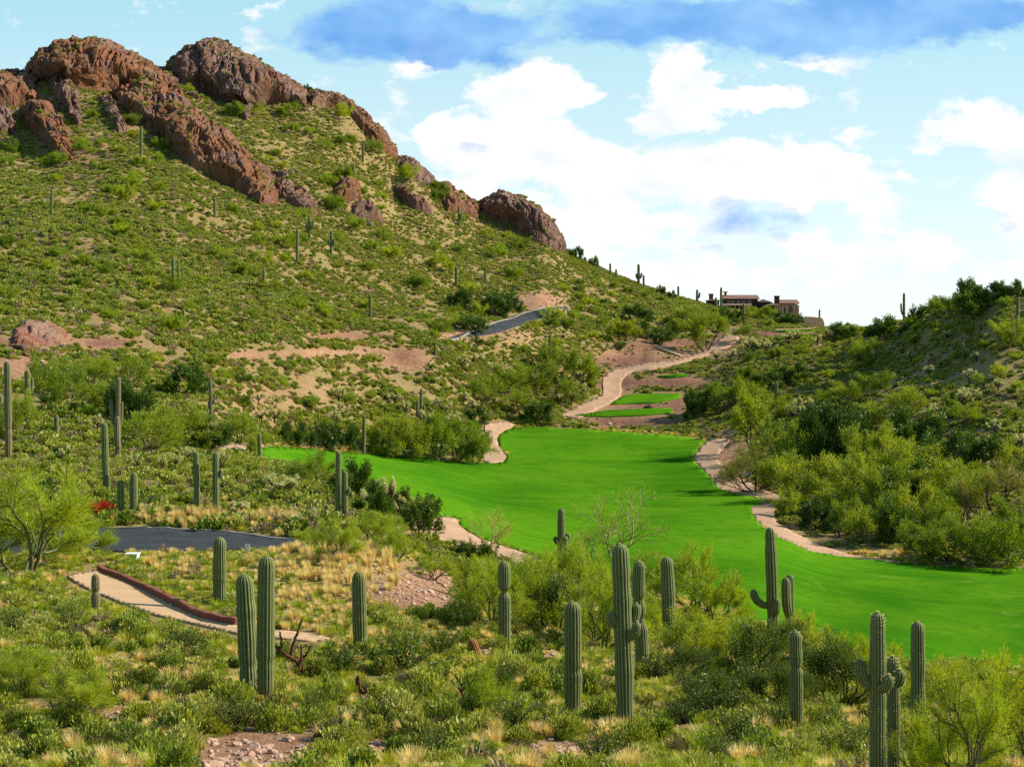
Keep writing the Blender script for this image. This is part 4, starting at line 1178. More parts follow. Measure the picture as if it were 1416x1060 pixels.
# rust coloured low wall along the concrete path
def low_wall():
    pts = [(138,788),(155,795),(172,802),(192,811),(214,821),(237,833),(260,844),(284,854),(305,860),(330,864)]
    P = np.array([tuple(hit(a, b)) for a, b in pts]); s = np.linspace(0, len(pts)-1, 46)
    P = np.stack([np.interp(s, range(len(pts)), P[:, i]) for i in range(3)], 1)
    for _ in range(4): P[1:-1] = .5*P[1:-1] + .25*(P[:-2] + P[2:])
    P[:, 2] = ground_z(P[:, 0], P[:, 1])
    T = np.gradient(P, axis=0); N = np.stack([-T[:,1], T[:,0], 0*T[:,0]], 1); N /= np.linalg.norm(N, axis=1)[:, None]
    h, w, c = .26, .15, .035
    prof = [(-w,-.2),(-w,h-c),(-w+c,h),(w-c,h),(w,h-c),(w,-.2)]
    rnd = np.random.default_rng(3)
    V = np.concatenate([P + N*(a*(1+.03*rnd.normal(size=len(P))))[:, None] + np.array([0,0,1.0])*(b + .006*rnd.normal(size=len(P)))[:, None] for a, b in prof])
    m = len(P); q = []
    for k in range(len(prof)-1):
        for i in range(m-1): q.append((k*m+i, k*m+i+1, (k+1)*m+i+1, (k+1)*m+i))
    V = np.vstack([V]); n0 = [k*m for k in range(6)]; n1 = [k*m+m-1 for k in range(6)]
    me = make_mesh('low_wall', V, [np.array(q), np.array([(n0[0],n0[1],n0[2],n0[5]),(n0[2],n0[3],n0[4],n0[5]),(n1[5],n1[2],n1[1],n1[0]),(n1[5],n1[4],n1[3],n1[2])])], [plain_mat('rusty_kerb', (.17,.05,.03), (.28,.10,.07), 1.5, .9, .6, 20, coord='pos')])
    tag(link('low_wall', me), 'low rust red edging wall along the tan concrete path', 'wall')
low_wall()

def kerb(name, pts, lab, off=.12, w=.12):
    P = np.array([tuple(hit(a, b)) for a, b in pts]); s = np.linspace(0, len(pts)-1, 50)
    P = np.stack([np.interp(s, range(len(pts)), P[:, i]) for i in range(3)], 1)
    for _ in range(4): P[1:-1] = .5*P[1:-1] + .25*(P[:-2] + P[2:])
    P[:, 2] = ground_z(P[:, 0], P[:, 1])
    T = np.gradient(P, axis=0); N = np.stack([-T[:,1], T[:,0], 0*T[:,0]], 1); N /= np.linalg.norm(N, axis=1)[:, None]
    prof = [(-w,-.2),(-w,off),(w,off),(w,-.2)]
    V = np.concatenate([P + N*a + np.array([0,0,b]) for a, b in prof]); m = len(P)
    q = [(k*m+i, k*m+i+1, (k+1)*m+i+1, (k+1)*m+i) for k in range(3) for i in range(m-1)]
    tag(link(name, make_mesh(name, V, [np.array(q)], [M['kerb']])), kind='structure')
kerb('kerb', [(60,732),(140,731),(200,730),(270,734),(340,739),(412,747)], '', .13, .10)
kerb('kerb', [(612,470),(650,459),(680,449),(720,434),(755,427),(785,423)], '', .25, .28)

# utility cabinet and little white post
def cabinet():
    g = hit(183, 775); s = g.y/F; root = link('utility_cabinet', None, loc=g)
    tag(root, 'white utility cabinet at the edge of the access road', 'cabinet')
    white = plain_mat('white_paint', (.72,.74,.74), (.80,.80,.80), 3, .5, .1)
    mb = MB(); w = 8*s; mb.box(-w, w, -.25, .35, -.1, 9.0*s); me = mb.mesh('body', white); o = link('body', me, root)
    b = o.modifiers.new('edge', 'BEVEL'); b.width = .03; b.segments = 2
    mb = MB(); mb.box(-w-.04, w+.04, -.30, .40, 9.0*s+.002, 9.0*s+.06); link('lid', mb.mesh('lid', white), root)
    mb = MB(); mb.box(-w*.9, w*.9, -.262, -.252, .03, 8*s); link('door', mb.mesh('door', plain_mat('grey_door', (.45,.48,.52), (.5,.53,.56), 3, .5, .1)), root)
    g = hit(342, 764); s = g.y/F; root = link('post_sign', None, loc=g)
    tag(root, 'small white marker post sign in the straw beside the road', 'sign')
    mb = MB(); w = 3.3*s; mb.box(-w, w, -.02, .02, 2.5*s, 12*s); link('panel', mb.mesh('panel', white), root)
    mb = MB(); mb.box(-.03, .03, .021, .07, -.2, 10*s); link('post', mb.mesh('post', M['bark']), root)
cabinet()

# ------------------------------------------------------------------ labels for plants: told apart by the landmark they stand next to
MARKS = [
 (345,880,'the touching saguaro pair'),(498,840,'the saguaro under the rubbly bank'),(303,790,'the saguaro behind the rust kerb'),
 (698,840,'the saguaro with a narrow waist'),(793,910,'the saguaro pinched halfway'),(865,880,'the tallest saguaro'),(927,840,'the blunt tipped saguaro'),
 (1070,800,'the slender thicket saguaro'),(1102,940,'the saguaro pinched near its tip'),(1214,960,'the big armed saguaro'),(1268,950,'the smooth fairway saguaro'),
 (776,750,'the stub armed saguaro'),(132,820,'the dark stunted saguaro'),(12,570,'the brown old saguaro'),(39,550,'the saguaro with a low arm'),
 (163,585,'the pale armed saguaro'),(147,630,'the thick armless saguaro'),(178,690,'the saguaros by the red brush'),(285,670,'the two saguaros above the road'),
 (292,560,'the dark saguaro on red soil'),(359,620,'the saguaro at the fairway tip'),(470,680,'the fairway bend saguaros'),(503,600,'the slim fairway edge saguaro'),
 (580,562,'the saguaro trio'),(757,482,'the saguaro below the hill road'),(1073,545,'the many armed hillside saguaro'),(1250,425,'the skyline ridge saguaro'),
 (1407,435,'the saguaro at the picture edge'),(1331,488,'the thin shaded slope saguaro'),(240,380,'the tallest slope saguaro'),(411,340,'the slim high slope saguaro'),
 (443,330,'the armed pair below the tail'),(297,287,'the saguaro below the rib'),(71,282,'the saguaro below the buttress'),(195,197,'the saguaro beside the rib'),
 (254,435,'the short low slope saguaro'),(365,382,'the stubby slope saguaro'),(512,423,'the saguaro above red soil'),(631,382,'the stout saguaro above the chollas'),
 (671,380,'the thin saguaro below the knob'),(635,300,'the saguaro under the ledge'),(848,375,'the first skyline saguaros'),(883,380,'the many armed skyline saguaro'),
 (964,405,'the skyline saguaro by the house'),(150,470,'the old track bank'),(50,465,'the pink rock cut'),(560,490,'the red soil mound'),(740,415,'the cut above the hill road'),
 (700,445,'the hill road'),(880,490,'the bank under the tee path'),(1010,470,'the top of the tee path'),(890,552,'the upper tee'),(860,571,'the lower tee'),(690,610,'the small fairway path'),
 (1000,630,'the dirt path head'),(1050,720,'the dirt path bend'),(1150,760,'the dirt path end'),(620,735,'the cart path'),(250,745,'the access road'),(200,825,'the concrete path'),
 (1047,425,'the mansion'),(1120,447,'the terrace wall'),(580,815,'the rubbly bank'),(350,1040,'the stony patch'),(1250,600,'the dark ravine trees'),(1380,700,'the bare grey tree'),
 (130,90,'the red dome'),(300,90,'the purplish dome'),(720,300,'the dark knob'),(480,265,'the small rock knob'),(565,275,'the slanting rib'),(380,260,'the long rib'),(65,190,'the big buttress'),
 (505,295,'the low rock cluster'),(640,285,'the skyline ledge'),(850,720,'the bare fairway tree'),(40,745,'the great road palo verde'),(180,768,'the white cabinet'),(342,757,'the white post'),
 (1330,640,'the shaded ravine'),(1230,480,'the shaded slope top'),(430,640,'the fairway neck'),(1416,560,'the picture edge slope'),(1300,900,'the near fairway edge'),(20,950,'the bottom corner slope'),
]
ORD = ['', 'second ', 'third ', 'fourth ']
PLANTS = []     # (object, px, py, phrase, category, group, size)
def plant(o, px, py, phrase, cat, group, size=1.0): PLANTS.append((o, px, py, phrase, cat, group, size))
def label_plants():
    byk = {}
    for p in PLANTS: byk.setdefault(p[3], []).append(p)
    for ph, ps in byk.items():
        cand = {}
        for i, (o, x, y, *_r) in enumerate(ps):
            for k, (mx, my, mt) in enumerate(MARKS):
                dx, dy = x - mx, (y - my)*1.15
                d = math.hypot(dx, dy)
                if d > 330: continue
                if abs(dy) > abs(dx)*1.0: w = 'below' if dy > 0 else 'above'
                else: w = 'on the sunny side of' if dx > 0 else 'on the shady side of'
                cand.setdefault((k, w), []).append((d, i))
        opts = []
        for (k, w), l in cand.items():
            l.sort()
            for rank, (d, i) in enumerate(l[:4]): opts.append((rank*70 + d, i, k, w, rank))
        opts.sort(); done = set(); used = set()
        for (c, i, k, w, rank) in opts:
            if i in done or (k, w, rank) in used: continue
            done.add(i); used.add((k, w, rank))
            o = ps[i][0]
            lead = ORD[rank] + ph if rank else ph
            tag(o, f'{lead} {"just " if rank == 0 else ""}{w} {MARKS[k][2]}', ps[i][4], ps[i][5])
        for i, p in enumerate(ps):
            if i in done: continue
            k = min(range(len(MARKS)), key=lambda q: math.hypot(p[1]-MARKS[q][0], p[2]-MARKS[q][1]))
            tag(p[0], f'{ph} one of several around {MARKS[k][2]}', p[4], p[5])

def put(name, me, px, py, wpx, ref_w, hpx=None, ref_h=None, ymin=0.0, rot=None, sink=0.03, mul=1.0):
    g = hit(px, py, ymin); s = wpx*g.y/F/ref_w*mul
    sz = s if hpx is None else hpx*g.y/F/ref_h*mul
    o = link(name, me, loc=(g.x, g.y, g.z - sink))
    o.scale = (s, s, sz); o.rotation_euler = (0, 0, random.uniform(0, 6.28) if rot is None else rot)
    return o

def put_tree(name, protos, px, py, hpx, wpx, ref_h, ref_w, ymin=0.0):
    g = hit(px, py, ymin); mpp = g.y/F
    tr, cr = protos
    o = link(name, None, loc=(g.x, g.y, g.z)); o.rotation_euler = (0, 0, random.uniform(0, 6.28))
    o.scale = (wpx*mpp/ref_w, wpx*mpp/ref_w, hpx*mpp/ref_h)
    link('trunk', tr, o); link('crown', cr, o)
    return o

# tree kinds, each in a fine version for near ones and a coarse one for far ones
TRU = [tree_meshes(36+i, 4.0, 4.6, 3, 5, 30, (.20,.05), .38, 'olive_pv', 'bark', nlimit=6500, low=.36) for i in range(2)]
PVN = [tree_meshes(11+i, 4.0, 5.0, 5, 4, 130, (.17,.020), .36, nlimit=22000, low=.06, sparse=.85) for i in range(3)]
PVF = [tree_meshes(31+i, 4.0, 5.0, 5, 4, 46, (.20,.05), .42, 'olive_pv', nlimit=8500, low=.04) for i in range(4)]
MDF = [tree_meshes(41+i, 3.5, 4.5, 5, 4, 40, (.20,.09), .42, 'mid_leaf', 'bark', nlimit=6000, low=.03) for i in range(3)]
LMF = [tree_meshes(46+i, 4.0, 5.0, 5, 4, 46, (.20,.06), .42, 'pale_pv', nlimit=7000, low=.04) for i in range(2)]
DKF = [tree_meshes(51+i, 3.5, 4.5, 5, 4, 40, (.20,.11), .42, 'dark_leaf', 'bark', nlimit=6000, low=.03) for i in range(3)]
DKN = [tree_meshes(56+i, 3.0, 4.5, 6, 4, 60, (.09,.05), .36, 'creosote', 'bark', nlimit=14000, low=.03) for i in range(2)]
GRY = [tree_meshes(61+i, 4.0, 5.0, 4, 5, 22, (.26,.022), .36, 'grey_tree', 'bark', nlimit=7000) for i in range(2)]
BAR = [tree_meshes(71+i, 4.0, 6.0, 4, 5, 7, (.22,.022), .30, 'pale_pv', 'pbark', nlimit=2600, low=.3) for i in range(2)]

TREES = [  # px, foot row, height, width, kind
 (1042,624,76,90,'t'),(1042,680,56,110,'g'),(985,566,30,46,'d'),(1008,566,38,60,'p'),(1032,572,46,60,'p'),(1075,640,60,90,'p'),(1110,696,62,100,'p'),(1150,716,52,86,'p'),
 (1085,680,52,80,'p'),(1130,645,78,80,'d'),(1165,640,70,90,'d'),(1205,650,60,86,'p'),(1245,668,66,100,'p'),(1180,696,66,90,'p'),(1222,706,66,90,'p'),(1265,738,66,90,'p'),
 (1242,752,56,66,'d'),(1205,752,52,80,'p'),(1272,775,52,70,'p'),(1302,696,60,96,'p'),(1335,722,62,96,'p'),(1383,722,78,120,'g'),(1352,780,66,100,'p'),(1402,784,66,100,'p'),
 (1312,778,56,80,'p'),(1292,742,56,80,'p'),(1200,598,40,80,'p'),(1262,622,54,90,'d'),(1312,650,50,96,'d'),(1372,656,50,96,'d'),(1412,660,44,80,'p'),(1255,572,36,70,'p'),
 (1130,735,40,56,'d'),(1160,742,34,46,'d'),(1170,730,40,50,'p'),(956,578,34,40,'d'),(1060,585,40,70,'p'),(1340,690,50,80,'p'),(1160,690,50,70,'p'),(1400,740,50,80,'p'),(1230,735,46,60,'p'),
 (1100,650,60,70,'p'),(1280,690,50,70,'d'),(1190,660,40,60,'p'),(1095,715,36,50,'p'),
 (545,632,52,66,'p'),(572,636,58,74,'p'),(607,638,66,84,'p'),(633,640,60,76,'p'),(655,642,46,56,'p'),(522,624,44,56,'p'),(421,617,30,36,'d'),(452,623,36,44,'d'),(486,624,34,40,'d'),(400,616,30,40,'d'),
 (330,612,40,60,'p'),(256,548,40,66,'d'),(212,622,50,110,'p'),(182,585,56,80,'d'),(242,610,46,96,'p'),(290,622,36,60,'d'),(180,535,44,66,'p'),(96,552,52,70,'p'),(132,535,40,56,'p'),
 (60,566,66,70,'p'),(22,606,66,56,'p'),(150,570,40,66,'p'),(742,584,28,48,'d'),(716,568,30,40,'p'),(772,524,52,66,'p'),(742,545,44,66,'p'),(702,548,44,66,'p'),(800,536,52,56,'p'),(672,560,40,60,'p'),(785,560,36,50,'p'),(660,588,24,40,'d'),
 (691,438,34,56,'d'),(640,430,28,44,'d'),(606,466,28,50,'p'),(656,460,22,40,'d'),(362,634,36,40,'p'),(430,672,44,84,'p'),
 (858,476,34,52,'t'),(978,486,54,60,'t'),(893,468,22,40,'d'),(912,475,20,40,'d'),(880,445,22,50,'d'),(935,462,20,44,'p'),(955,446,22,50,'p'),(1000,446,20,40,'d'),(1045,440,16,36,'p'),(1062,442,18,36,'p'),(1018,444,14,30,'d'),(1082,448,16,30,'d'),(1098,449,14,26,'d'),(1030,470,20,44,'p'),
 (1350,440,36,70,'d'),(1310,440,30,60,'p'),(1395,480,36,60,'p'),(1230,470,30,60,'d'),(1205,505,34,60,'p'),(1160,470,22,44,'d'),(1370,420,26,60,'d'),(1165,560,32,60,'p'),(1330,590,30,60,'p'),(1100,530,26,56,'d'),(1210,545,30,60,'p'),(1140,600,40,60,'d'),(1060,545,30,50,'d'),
 (36,795,140,225,'n'),(-30,772,110,150,'n'),(110,770,60,100,'n'),(465,775,56,84,'n'),(430,765,34,56,'n'),(515,720,50,54,'d'),(580,738,50,62,'d'),(488,700,60,70,'d'),(545,712,40,44,'d'),(665,788,38,44,'d'),(640,772,22,40,'d'),
 (550,774,42,90,'n'),(598,802,34,70,'n'),(515,750,40,80,'n'),(672,838,66,90,'n'),(540,745,30,60,'n'),(650,806,34,60,'n'),(680,872,90,120,'n'),(745,872,104,130,'n'),(810,850,96,120,'n'),(830,900,106,130,'n'),(770,880,80,110,'k'),(725,830,60,90,'n'),
 (960,850,90,124,'n'),(985,866,74,100,'n'),(950,930,80,120,'n'),(1025,940,86,110,'n'),(900,830,64,100,'n'),(1060,950,90,110,'k'),(1005,915,64,90,'n'),(1130,930,54,96,'n'),(1165,975,90,120,'k'),(1110,900,52,80,'n'),
 (853,772,92,150,'b'),(676,762,56,70,'b'),(820,776,50,60,'b'),
 (1335,1085,150,150,'n'),(1412,1075,150,150,'n'),(1305,1000,84,110,'n'),(1385,1000,92,120,'n'),(1345,960,46,90,'n'),(1270,1080,90,100,'n'),(1230,965,70,90,'n'),(1180,940,60,80,'n'),
 (665,992,70,130,'n'),(100,1000,70,130,'n'),(30,960,60,120,'n'),(985,985,60,100,'k'),(945,945,50,90,'k'),(1075,985,70,110,'k'),(880,870,60,80,'n'),
]
KINDS = {'n': (PVN, 4.0, 5.0, 'palo_verde_tree', 'lime feathery palo verde', 'palo verde trees'),
         'p': (PVF, 4.0, 5.0, 'palo_verde_tree', 'olive round palo verde', 'palo verde trees'),
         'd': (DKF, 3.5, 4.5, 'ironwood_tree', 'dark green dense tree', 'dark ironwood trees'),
         'k': (DKN, 3.0, 4.5, 'mesquite_tree', 'dark tangled tree', 'dark tangled trees'),
         't': (TRU, 4.0, 4.6, 'mesquite_tree', 'tall trunked round tree', 'round crowned trees'),
         'g': (GRY, 4.0, 5.0, 'mesquite_tree', 'greyish thin leaved tree', 'grey thin leaved trees'),
         'b': (BAR, 4.0, 6.0, 'palo_verde_tree', 'nearly bare yellowish tree', 'bare twigged trees')}
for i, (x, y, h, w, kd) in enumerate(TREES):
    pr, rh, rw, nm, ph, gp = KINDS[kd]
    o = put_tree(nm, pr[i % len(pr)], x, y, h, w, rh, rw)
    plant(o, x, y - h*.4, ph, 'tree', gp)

# ------------------------------------------------------------------ cholla, dead wood, stones
def cholla_meshes(seed, h=1.4, branches=7, mat='cholla'):
    rng = np.random.default_rng(seed); tb = MB(); P, D = [], []
    tb.tube(np.array([(0,0,-.15),(.03,.02,.3*h),(.0,.05,.55*h)]), [.07,.06,.05], 7)
    for i in range(branches):
        a = 6.283*i/branches + rng.uniform(-.4, .4); z0 = rng.uniform(.25, .55)*h; L = rng.uniform(.35, .6)*h
        d = np.array([math.cos(a)*.8, math.sin(a)*.8, rng.uniform(.25, .9)]); p = np.array([0, 0, z0]); pts = [p]
        for s in range(3):
            d = d/np.linalg.norm(d) + np.array([0, 0, .22]) + rng.normal(size=3)*.12; p = p + d/np.linalg.norm(d)*L/3; pts.append(p)
        pts = np.array(pts); tb.tube(pts, [.045,.042,.04,.035], 6)
        for s in range(int(rng.integers(1, 4))):   # fuzzy joints at the end
            q = pts[-1] + rng.normal(size=3)*.06*h; e = sph(1, rng)[0]*.6 + np.array([0, 0, .6]); l = .17*h
            n = 70; t = rng.random(n)
            sd = sph(n, rng); P.append(q + e*l*t[:, None] + sd*.055*h); D.append(sd + e*.4)
    v, q = leaf_quads(np.concatenate(P), np.concatenate(D), .075*h, .02*h, rng)
    return tb.mesh('stem', M['bark'], True), mesh_vq('joints', v, q, M[mat])
CHO = [cholla_meshes(81+i) for i in range(4)]
YCH = cholla_meshes(91, mat='ychola')
CHS = [(178,650,20,16),(190,652,22,18),(225,654,22,16),(243,650,22,18),(304,655,30,22),(135,600,24,26),(92,640,20,22),(515,715,40,34),(538,712,46,34),(555,720,30,26),(385,690,28,56),(402,690,30,36),(330,715,20,40),(430,730,24,34),(400,730,18,30),
 (357,560,16,18),(376,572,22,20),(380,585,22,26),(362,585,18,20),(345,530,16,14),(468,560,22,20),(470,578,20,30),(463,590,18,26),(545,560,16,18),(560,575,18,20),(590,590,20,30),(612,575,20,34),(628,590,18,30),(640,560,16,22),(655,570,18,22),
 (640,510,16,26),(655,505,16,30),(690,520,16,26),(720,525,16,26),(735,535,18,28),(750,540,16,24),(640,478,12,18),(700,400,10,16),(660,402,9,14),(655,402,9,14),(668,403,9,12),(335,448,14,20),(105,440,12,18),(345,400,12,20),(90,520,14,18),(360,610,20,22),(262,640,18,22),(292,600,16,16),
 (790,560,20,22),(805,550,18,22),(793,540,14,18),(800,525,12,18),(770,560,16,22),
 (1010,500,16,24),(1035,490,20,30),(1050,485,18,26),(1060,490,16,24),(1025,480,14,20),(990,500,14,20),(1090,475,14,22),(1100,472,14,20),(1130,478,14,20),(1145,470,12,18),(1110,575,24,28),(1105,580,20,24),(1095,582,20,24),(1332,568,26,30),(1345,560,22,26),(1340,530,18,20),(1375,600,18,24),(1290,582,20,24),(1280,585,18,22),(1300,590,18,22),(1360,625,20,26),(1395,575,16,22),(1395,480,14,18),(1310,470,12,18),(1385,470,14,18),(1285,520,12,18),(1260,500,12,16),(1410,620,18,24),(1215,470,10,16),(1380,540,14,20),(1265,560,14,20),(1180,530,12,16),(1240,530,12,18),(1350,500,12,16),
 (900,440,9,14),(870,445,9,16),(905,425,8,12),(940,435,9,14),(925,445,9,16),(830,470,10,16),(845,450,9,14),(815,430,8,14),(780,470,10,14),(960,430,8,12)]
for i, (x, y, h, w) in enumerate(CHS):
    st, jo = CHO[i % 4]; g = hit(x, y); mpp = g.y/F
    o = link('cholla_cactus', None, loc=g); s = h*mpp/1.45
    o.scale = (w*mpp/1.45*1.15, w*mpp/1.45*1.15, s*1.1); o.rotation_euler = (0, 0, random.uniform(0, 6.28))
    link('stem', st, o); link('joints', jo, o)
    plant(o, x, y - h*.5, 'pale headed cholla', 'cactus', 'chollas with pale fuzzy heads')
for (x, y, h, w, lab) in [(638,972,50,44,'cholla with yellow fuzzy heads on dark stems in the shrubs'),(655,940,34,40,'low yellow cholla beside the leaning rusty cactus')]:
    st, jo = YCH; g = hit(x, y); mpp = g.y/F; o = link('cholla_cactus', None, loc=g); s = h*mpp/1.45; o.scale = (w*mpp/1.6, w*mpp/1.6, s); link('stem', st, o); link('joints', jo, o)
    tag(o, lab, 'cactus', 'yellow chollas')

def dead_branch(name, px, py, segs, lab, cat='dead plant'):
    """segs: polylines in picture px relative to the foot, with start radius in px"""
    g = hit(px, py); s = g.y/F; mb = MB(); rng = np.random.default_rng(int(px))
    for pts, r in segs:
        P = np.array([(x*s, d*s, -y*s) for x, y, d in pts]); t = np.linspace(0, len(P)-1, len(P)*4)
        P = np.stack([np.interp(t, range(len(P)), P[:, i]) for i in range(3)], 1)
        for _ in range(2): P[1:-1] = .5*P[1:-1] + .25*(P[:-2] + P[2:])
        P += rng.normal(size=P.shape)*.012
        mb.tube(P, np.linspace(r, r*.55, len(P))*s, 7)
    tag(link(name, mb.mesh(name, M['brownwood'], True), loc=g), lab, cat)
dead_branch('dead_cholla', 414, 936, [([(0,4,0),(0,-12,0),(-6,-28,2)],3.6),([(-3,-22,0),(-18,-32,-4),(-27,-38,-2),(-34,-44,0)],3.2),([(-26,-36,0),(-25,-52,0),(-27,-64,0)],2.0),([(-12,-30,2),(-8,-48,4),(-2,-64,4),(3,-80,5)],2.6),([(-1,-14,0),(4,-30,-6),(4,-46,-6)],2.6),([(3,-22,4),(12,-36,6),(16,-44,6)],2.2),([(0,-10,0),(14,-12,-4),(24,-18,-4)],2.0)], 'bare brown cholla skeleton with forked arms beside the saguaro pair')
dead_branch('dead_cholla', 508, 968, [([(0,4,0),(-1,-4,0),(-10,-16,0),(-13,-26,0)],3.2),([(0,-2,0),(6,-8,0),(9,-18,0)],3.4),([(-13,-24,0),(-13,-34,0)],4.4),([(9,-14,0),(10,-22,0)],4.0)], 'two armed dead cholla stub with dark knobs in the shrubs')
dead_branch('stump', 1064, 1046, [([(0,3,0),(0,-10,0),(-1,-22,0)],6.0)], 'short dark square stump near the saguaro with a pinched tip')
dead_branch('stump', 1091, 1054, [([(0,3,0),(3,-12,0),(12,-30,0),(17,-36,0)],4.4)], 'dark slanting stump beside the short square one')
dead_branch('dead_branch', 640, 985, [([(0,3,0),(-2,-14,0),(2,-30,0)],1.6)], 'thin dark stick standing among the shrubs by the yellow cholla')
# pale timber edging on the bank by the tee path
a_, b_ = hit(906, 481), hit(942, 494)
mb = MB(); mb.tube(np.array([(0,0,.25), tuple((b_ - a_)*.5 + Vector((0,0,.3))), tuple(b_ - a_ + Vector((0,0,.25)))]), [.28,.30,.26], 9)
tag(link('timber_log', mb.mesh('timber_log', plain_mat('pale_timber', (.42,.33,.22), (.55,.45,.32), 1.5, .9, .5), True), loc=a_), 'pale timber log edging the bank above the tee path', 'log')
# leaning rusty cactus
g = hit(659, 918); s = g.y/F
tag(link('barrel_cactus', col_mesh('barrel_cactus', [(0,0,-.1),(-.5*s,0,14*s),(-5*s,0,28*s),(-9*s,0,36*s)], np.array([5.5,6.5,7,6.5])*s, 14, plain_mat('rusty_spines', (.25,.08,.03), (.42,.20,.08), 20, .9, .8), 0, .1, 5, spines=500), loc=g), 'rusty brown barrel cactus leaning beside the yellow cholla', 'cactus')

def stone_mesh(seed):
    bm = bmesh.new(); bmesh.ops.create_icosphere(bm, subdivisions=3, radius=.5)
    rng = np.random.default_rng(seed)
    for _ in range(9):
        n = Vector(sph(1, rng)[0]); d = rng.uniform(.26, .42)
        for v in bm.verts:
            t = v.co.dot(n) - d
            if t > 0: v.co -= n*t
    for v in bm.verts: v.co *= 1 + .10*float(perlin(v.co.x*4+seed, v.co.y*4, v.co.z*4))
    for v in bm.verts: v.co.z *= .72
    me = bpy.data.meshes.new('boulder'); bm.to_mesh(me); bm.free(); me.materials.append(M['boulder']); return me
M['boulder'] = plain_mat('pink_stone', (.44,.23,.15), (.64,.45,.34), 2.5, .95, .7, 12)
STN = [stone_mesh(i) for i in range(5)]
bs = []
rb = np.random.default_rng(21)
for (cx, cy, rx, ry, n, s0, s1) in [(355,1042,60,18,26,8,20),(300,1050,30,10,8,6,14),(775,1040,45,14,18,8,18),(525,1030,40,10,10,6,14),(590,815,50,22,26,4,9),(520,790,40,16,14,4,8),(425,925,16,6,5,8,14),(665,905,30,8,8,5,9),(760,905,24,6,6,5,10),(160,985,20,8,5,8,14),(50,505,30,8,6,5,10),(440,488,80,6,12,3,6),(690,468,50,8,10,3,6),(880,505,60,12,12,3,7),(760,585,60,6,8,4,8),(250,1000,30,14,5,8,14),(1140,1040,30,14,4,6,12)]:
    for i in range(n): bs.append((cx + rb.normal()*rx*.6, cy + rb.normal()*ry*.6, rb.uniform(s0, s1)))
for i, (x, y, w) in enumerate(bs):
    if y > 1075 or look(DRAPE, x, y): continue
    o = put('boulder', STN[i % 5], x, y, w, 1.0, sink=0); g = o.location; g.z += w*g.y/F*.12
    o.scale = (o.scale[0]*rb.uniform(.8, 1.3), o.scale[1], o.scale[2]*rb.uniform(.7, 1.1))
    plant(o, x, y, 'pinkish angular stone', 'stone', 'loose pink stones')

# ------------------------------------------------------------------ shrubs and tufts as individual things
SHR = [shrub_mesh(101+i, M['scrub'], 900, .5, .55, .085, .05, 13, 8) for i in range(5)]
SAGE = [shrub_mesh(111+i, M['sage'], 1500, .5, .52, .065, .032, 18, 10, .8) for i in range(5)]
CRE = [creosote_mesh(121+i, M['creosote'], 30, 60) for i in range(4)]
TUF = [tuft_mesh(131+i, M['straw'], 300, .5, .35, .008, .05, .75, .55) for i in range(4)]
GTU = [tuft_mesh(141+i, M['greengrass'], 150, .42, .35, .009, .1, .9, .8) for i in range(4)]
rs = np.random.default_rng(77)

def ok_spot(x, y, pad=5):
    for dx, dy in ((0,0),(pad,0),(-pad,0),(0,pad*.7),(0,-pad*.7)):
        if look(DRAPE, x+dx, y+dy): return False
    return True
# foreground shrubs, spread so that none crowd
def spread(n, zone, gap, rng, keep=lambda x, y: True):
    out = []; tries = 0
    while len(out) < n and tries < 60000:
        tries += 1
        x = rng.uniform(zone[0], zone[1]); y = zone[2] + (zone[3]-zone[2])*rng.random()
        if not keep(x, y): continue
        g = gap*(.35 + .65*((y-zone[2])/(zone[3]-zone[2])))
        if any(abs(a-x) < g and abs(b-y) < g*.5 for a, b in out): continue
        out.append((x, y))
    return out
bare = lambda x, y: look(BARE, x, y) < .5
for i, (x, y) in enumerate(spread(215, (-30,1450,845,1075), 44, rs, lambda x, y: bare(x, y) and ok_spot(x, y, 14) and y > 850 + 30*math.sin(x/160.) + (40 if x > 1000 else 0))):
    w = 66*(.45 + .55*(y-820)/240)*rs.uniform(.75, 1.4)
    k = rs.random(); me = SAGE[i % 5] if k < .62 else SHR[i % 5]
    plant(put('sage_bush' if k < .62 else 'brittlebush', me, x, y, w, 1.05, w*rs.uniform(.6, .85), .62), x, y - w*.3,
          'grey rounded sage bush' if k < .62 else 'bright mounded brittlebush', 'bush', 'sage bushes on the near slope' if k < .62 else 'brittlebushes on the near slope', w)
CREO = [(465,932,80,52),(555,928,100,62),(610,905,60,40),(250,910,70,46),(100,872,60,40),(905,945,70,46),(990,992,110,60),(1020,1040,90,64),(1185,1050,90,60),(1150,1010,60,40),(770,950,60,36),(330,1010,90,50),(480,1020,80,46),(600,1055,90,56),(830,1060,90,60),(710,1010,80,50),(560,985,60,40),(90,960,70,44),(200,1050,90,56),(430,990,60,40),(1000,1055,80,50),(900,1020,60,40),(640,870,60,40),(20,880,60,40),(1290,1060,90,60),(1080,1010,70,50),(945,1000,60,40),(700,950,50,34)]
for i, (x, y, w, h) in enumerate(CREO):
    plant(put('creosote_bush', CRE[i % 4], x, y, w, 2.0, h, 1.45), x, y - h*.4, 'dark olive twiggy creosote', 'bush', 'dark creosote bushes on the near slope')
DDR = [shrub_mesh(301+i, M['darkdry'], 800, .5, .5, .10, .022, 14, 16) for i in range(3)]
for i, (x, y, w) in enumerate([(292,1008,60),(318,985,44),(500,962,40),(112,888,50),(385,1002,46),(452,1022,50),(560,947,44),(822,957,50),(978,960,44),(600,1017,56),(722,1047,56),(852,1052,60),(942,1045,60),(180,945,40),(60,1020,56),(235,905,36),(1130,1052,56),(690,985,40),(420,905,30),(1225,1050,50)]):
    plant(put('dry_bush', DDR[i % 3], x, y, w, 1.05, w*.62, .6), x, y - w*.3, 'dark brownish dry bush', 'bush', 'dry dark bushes on the near slope')
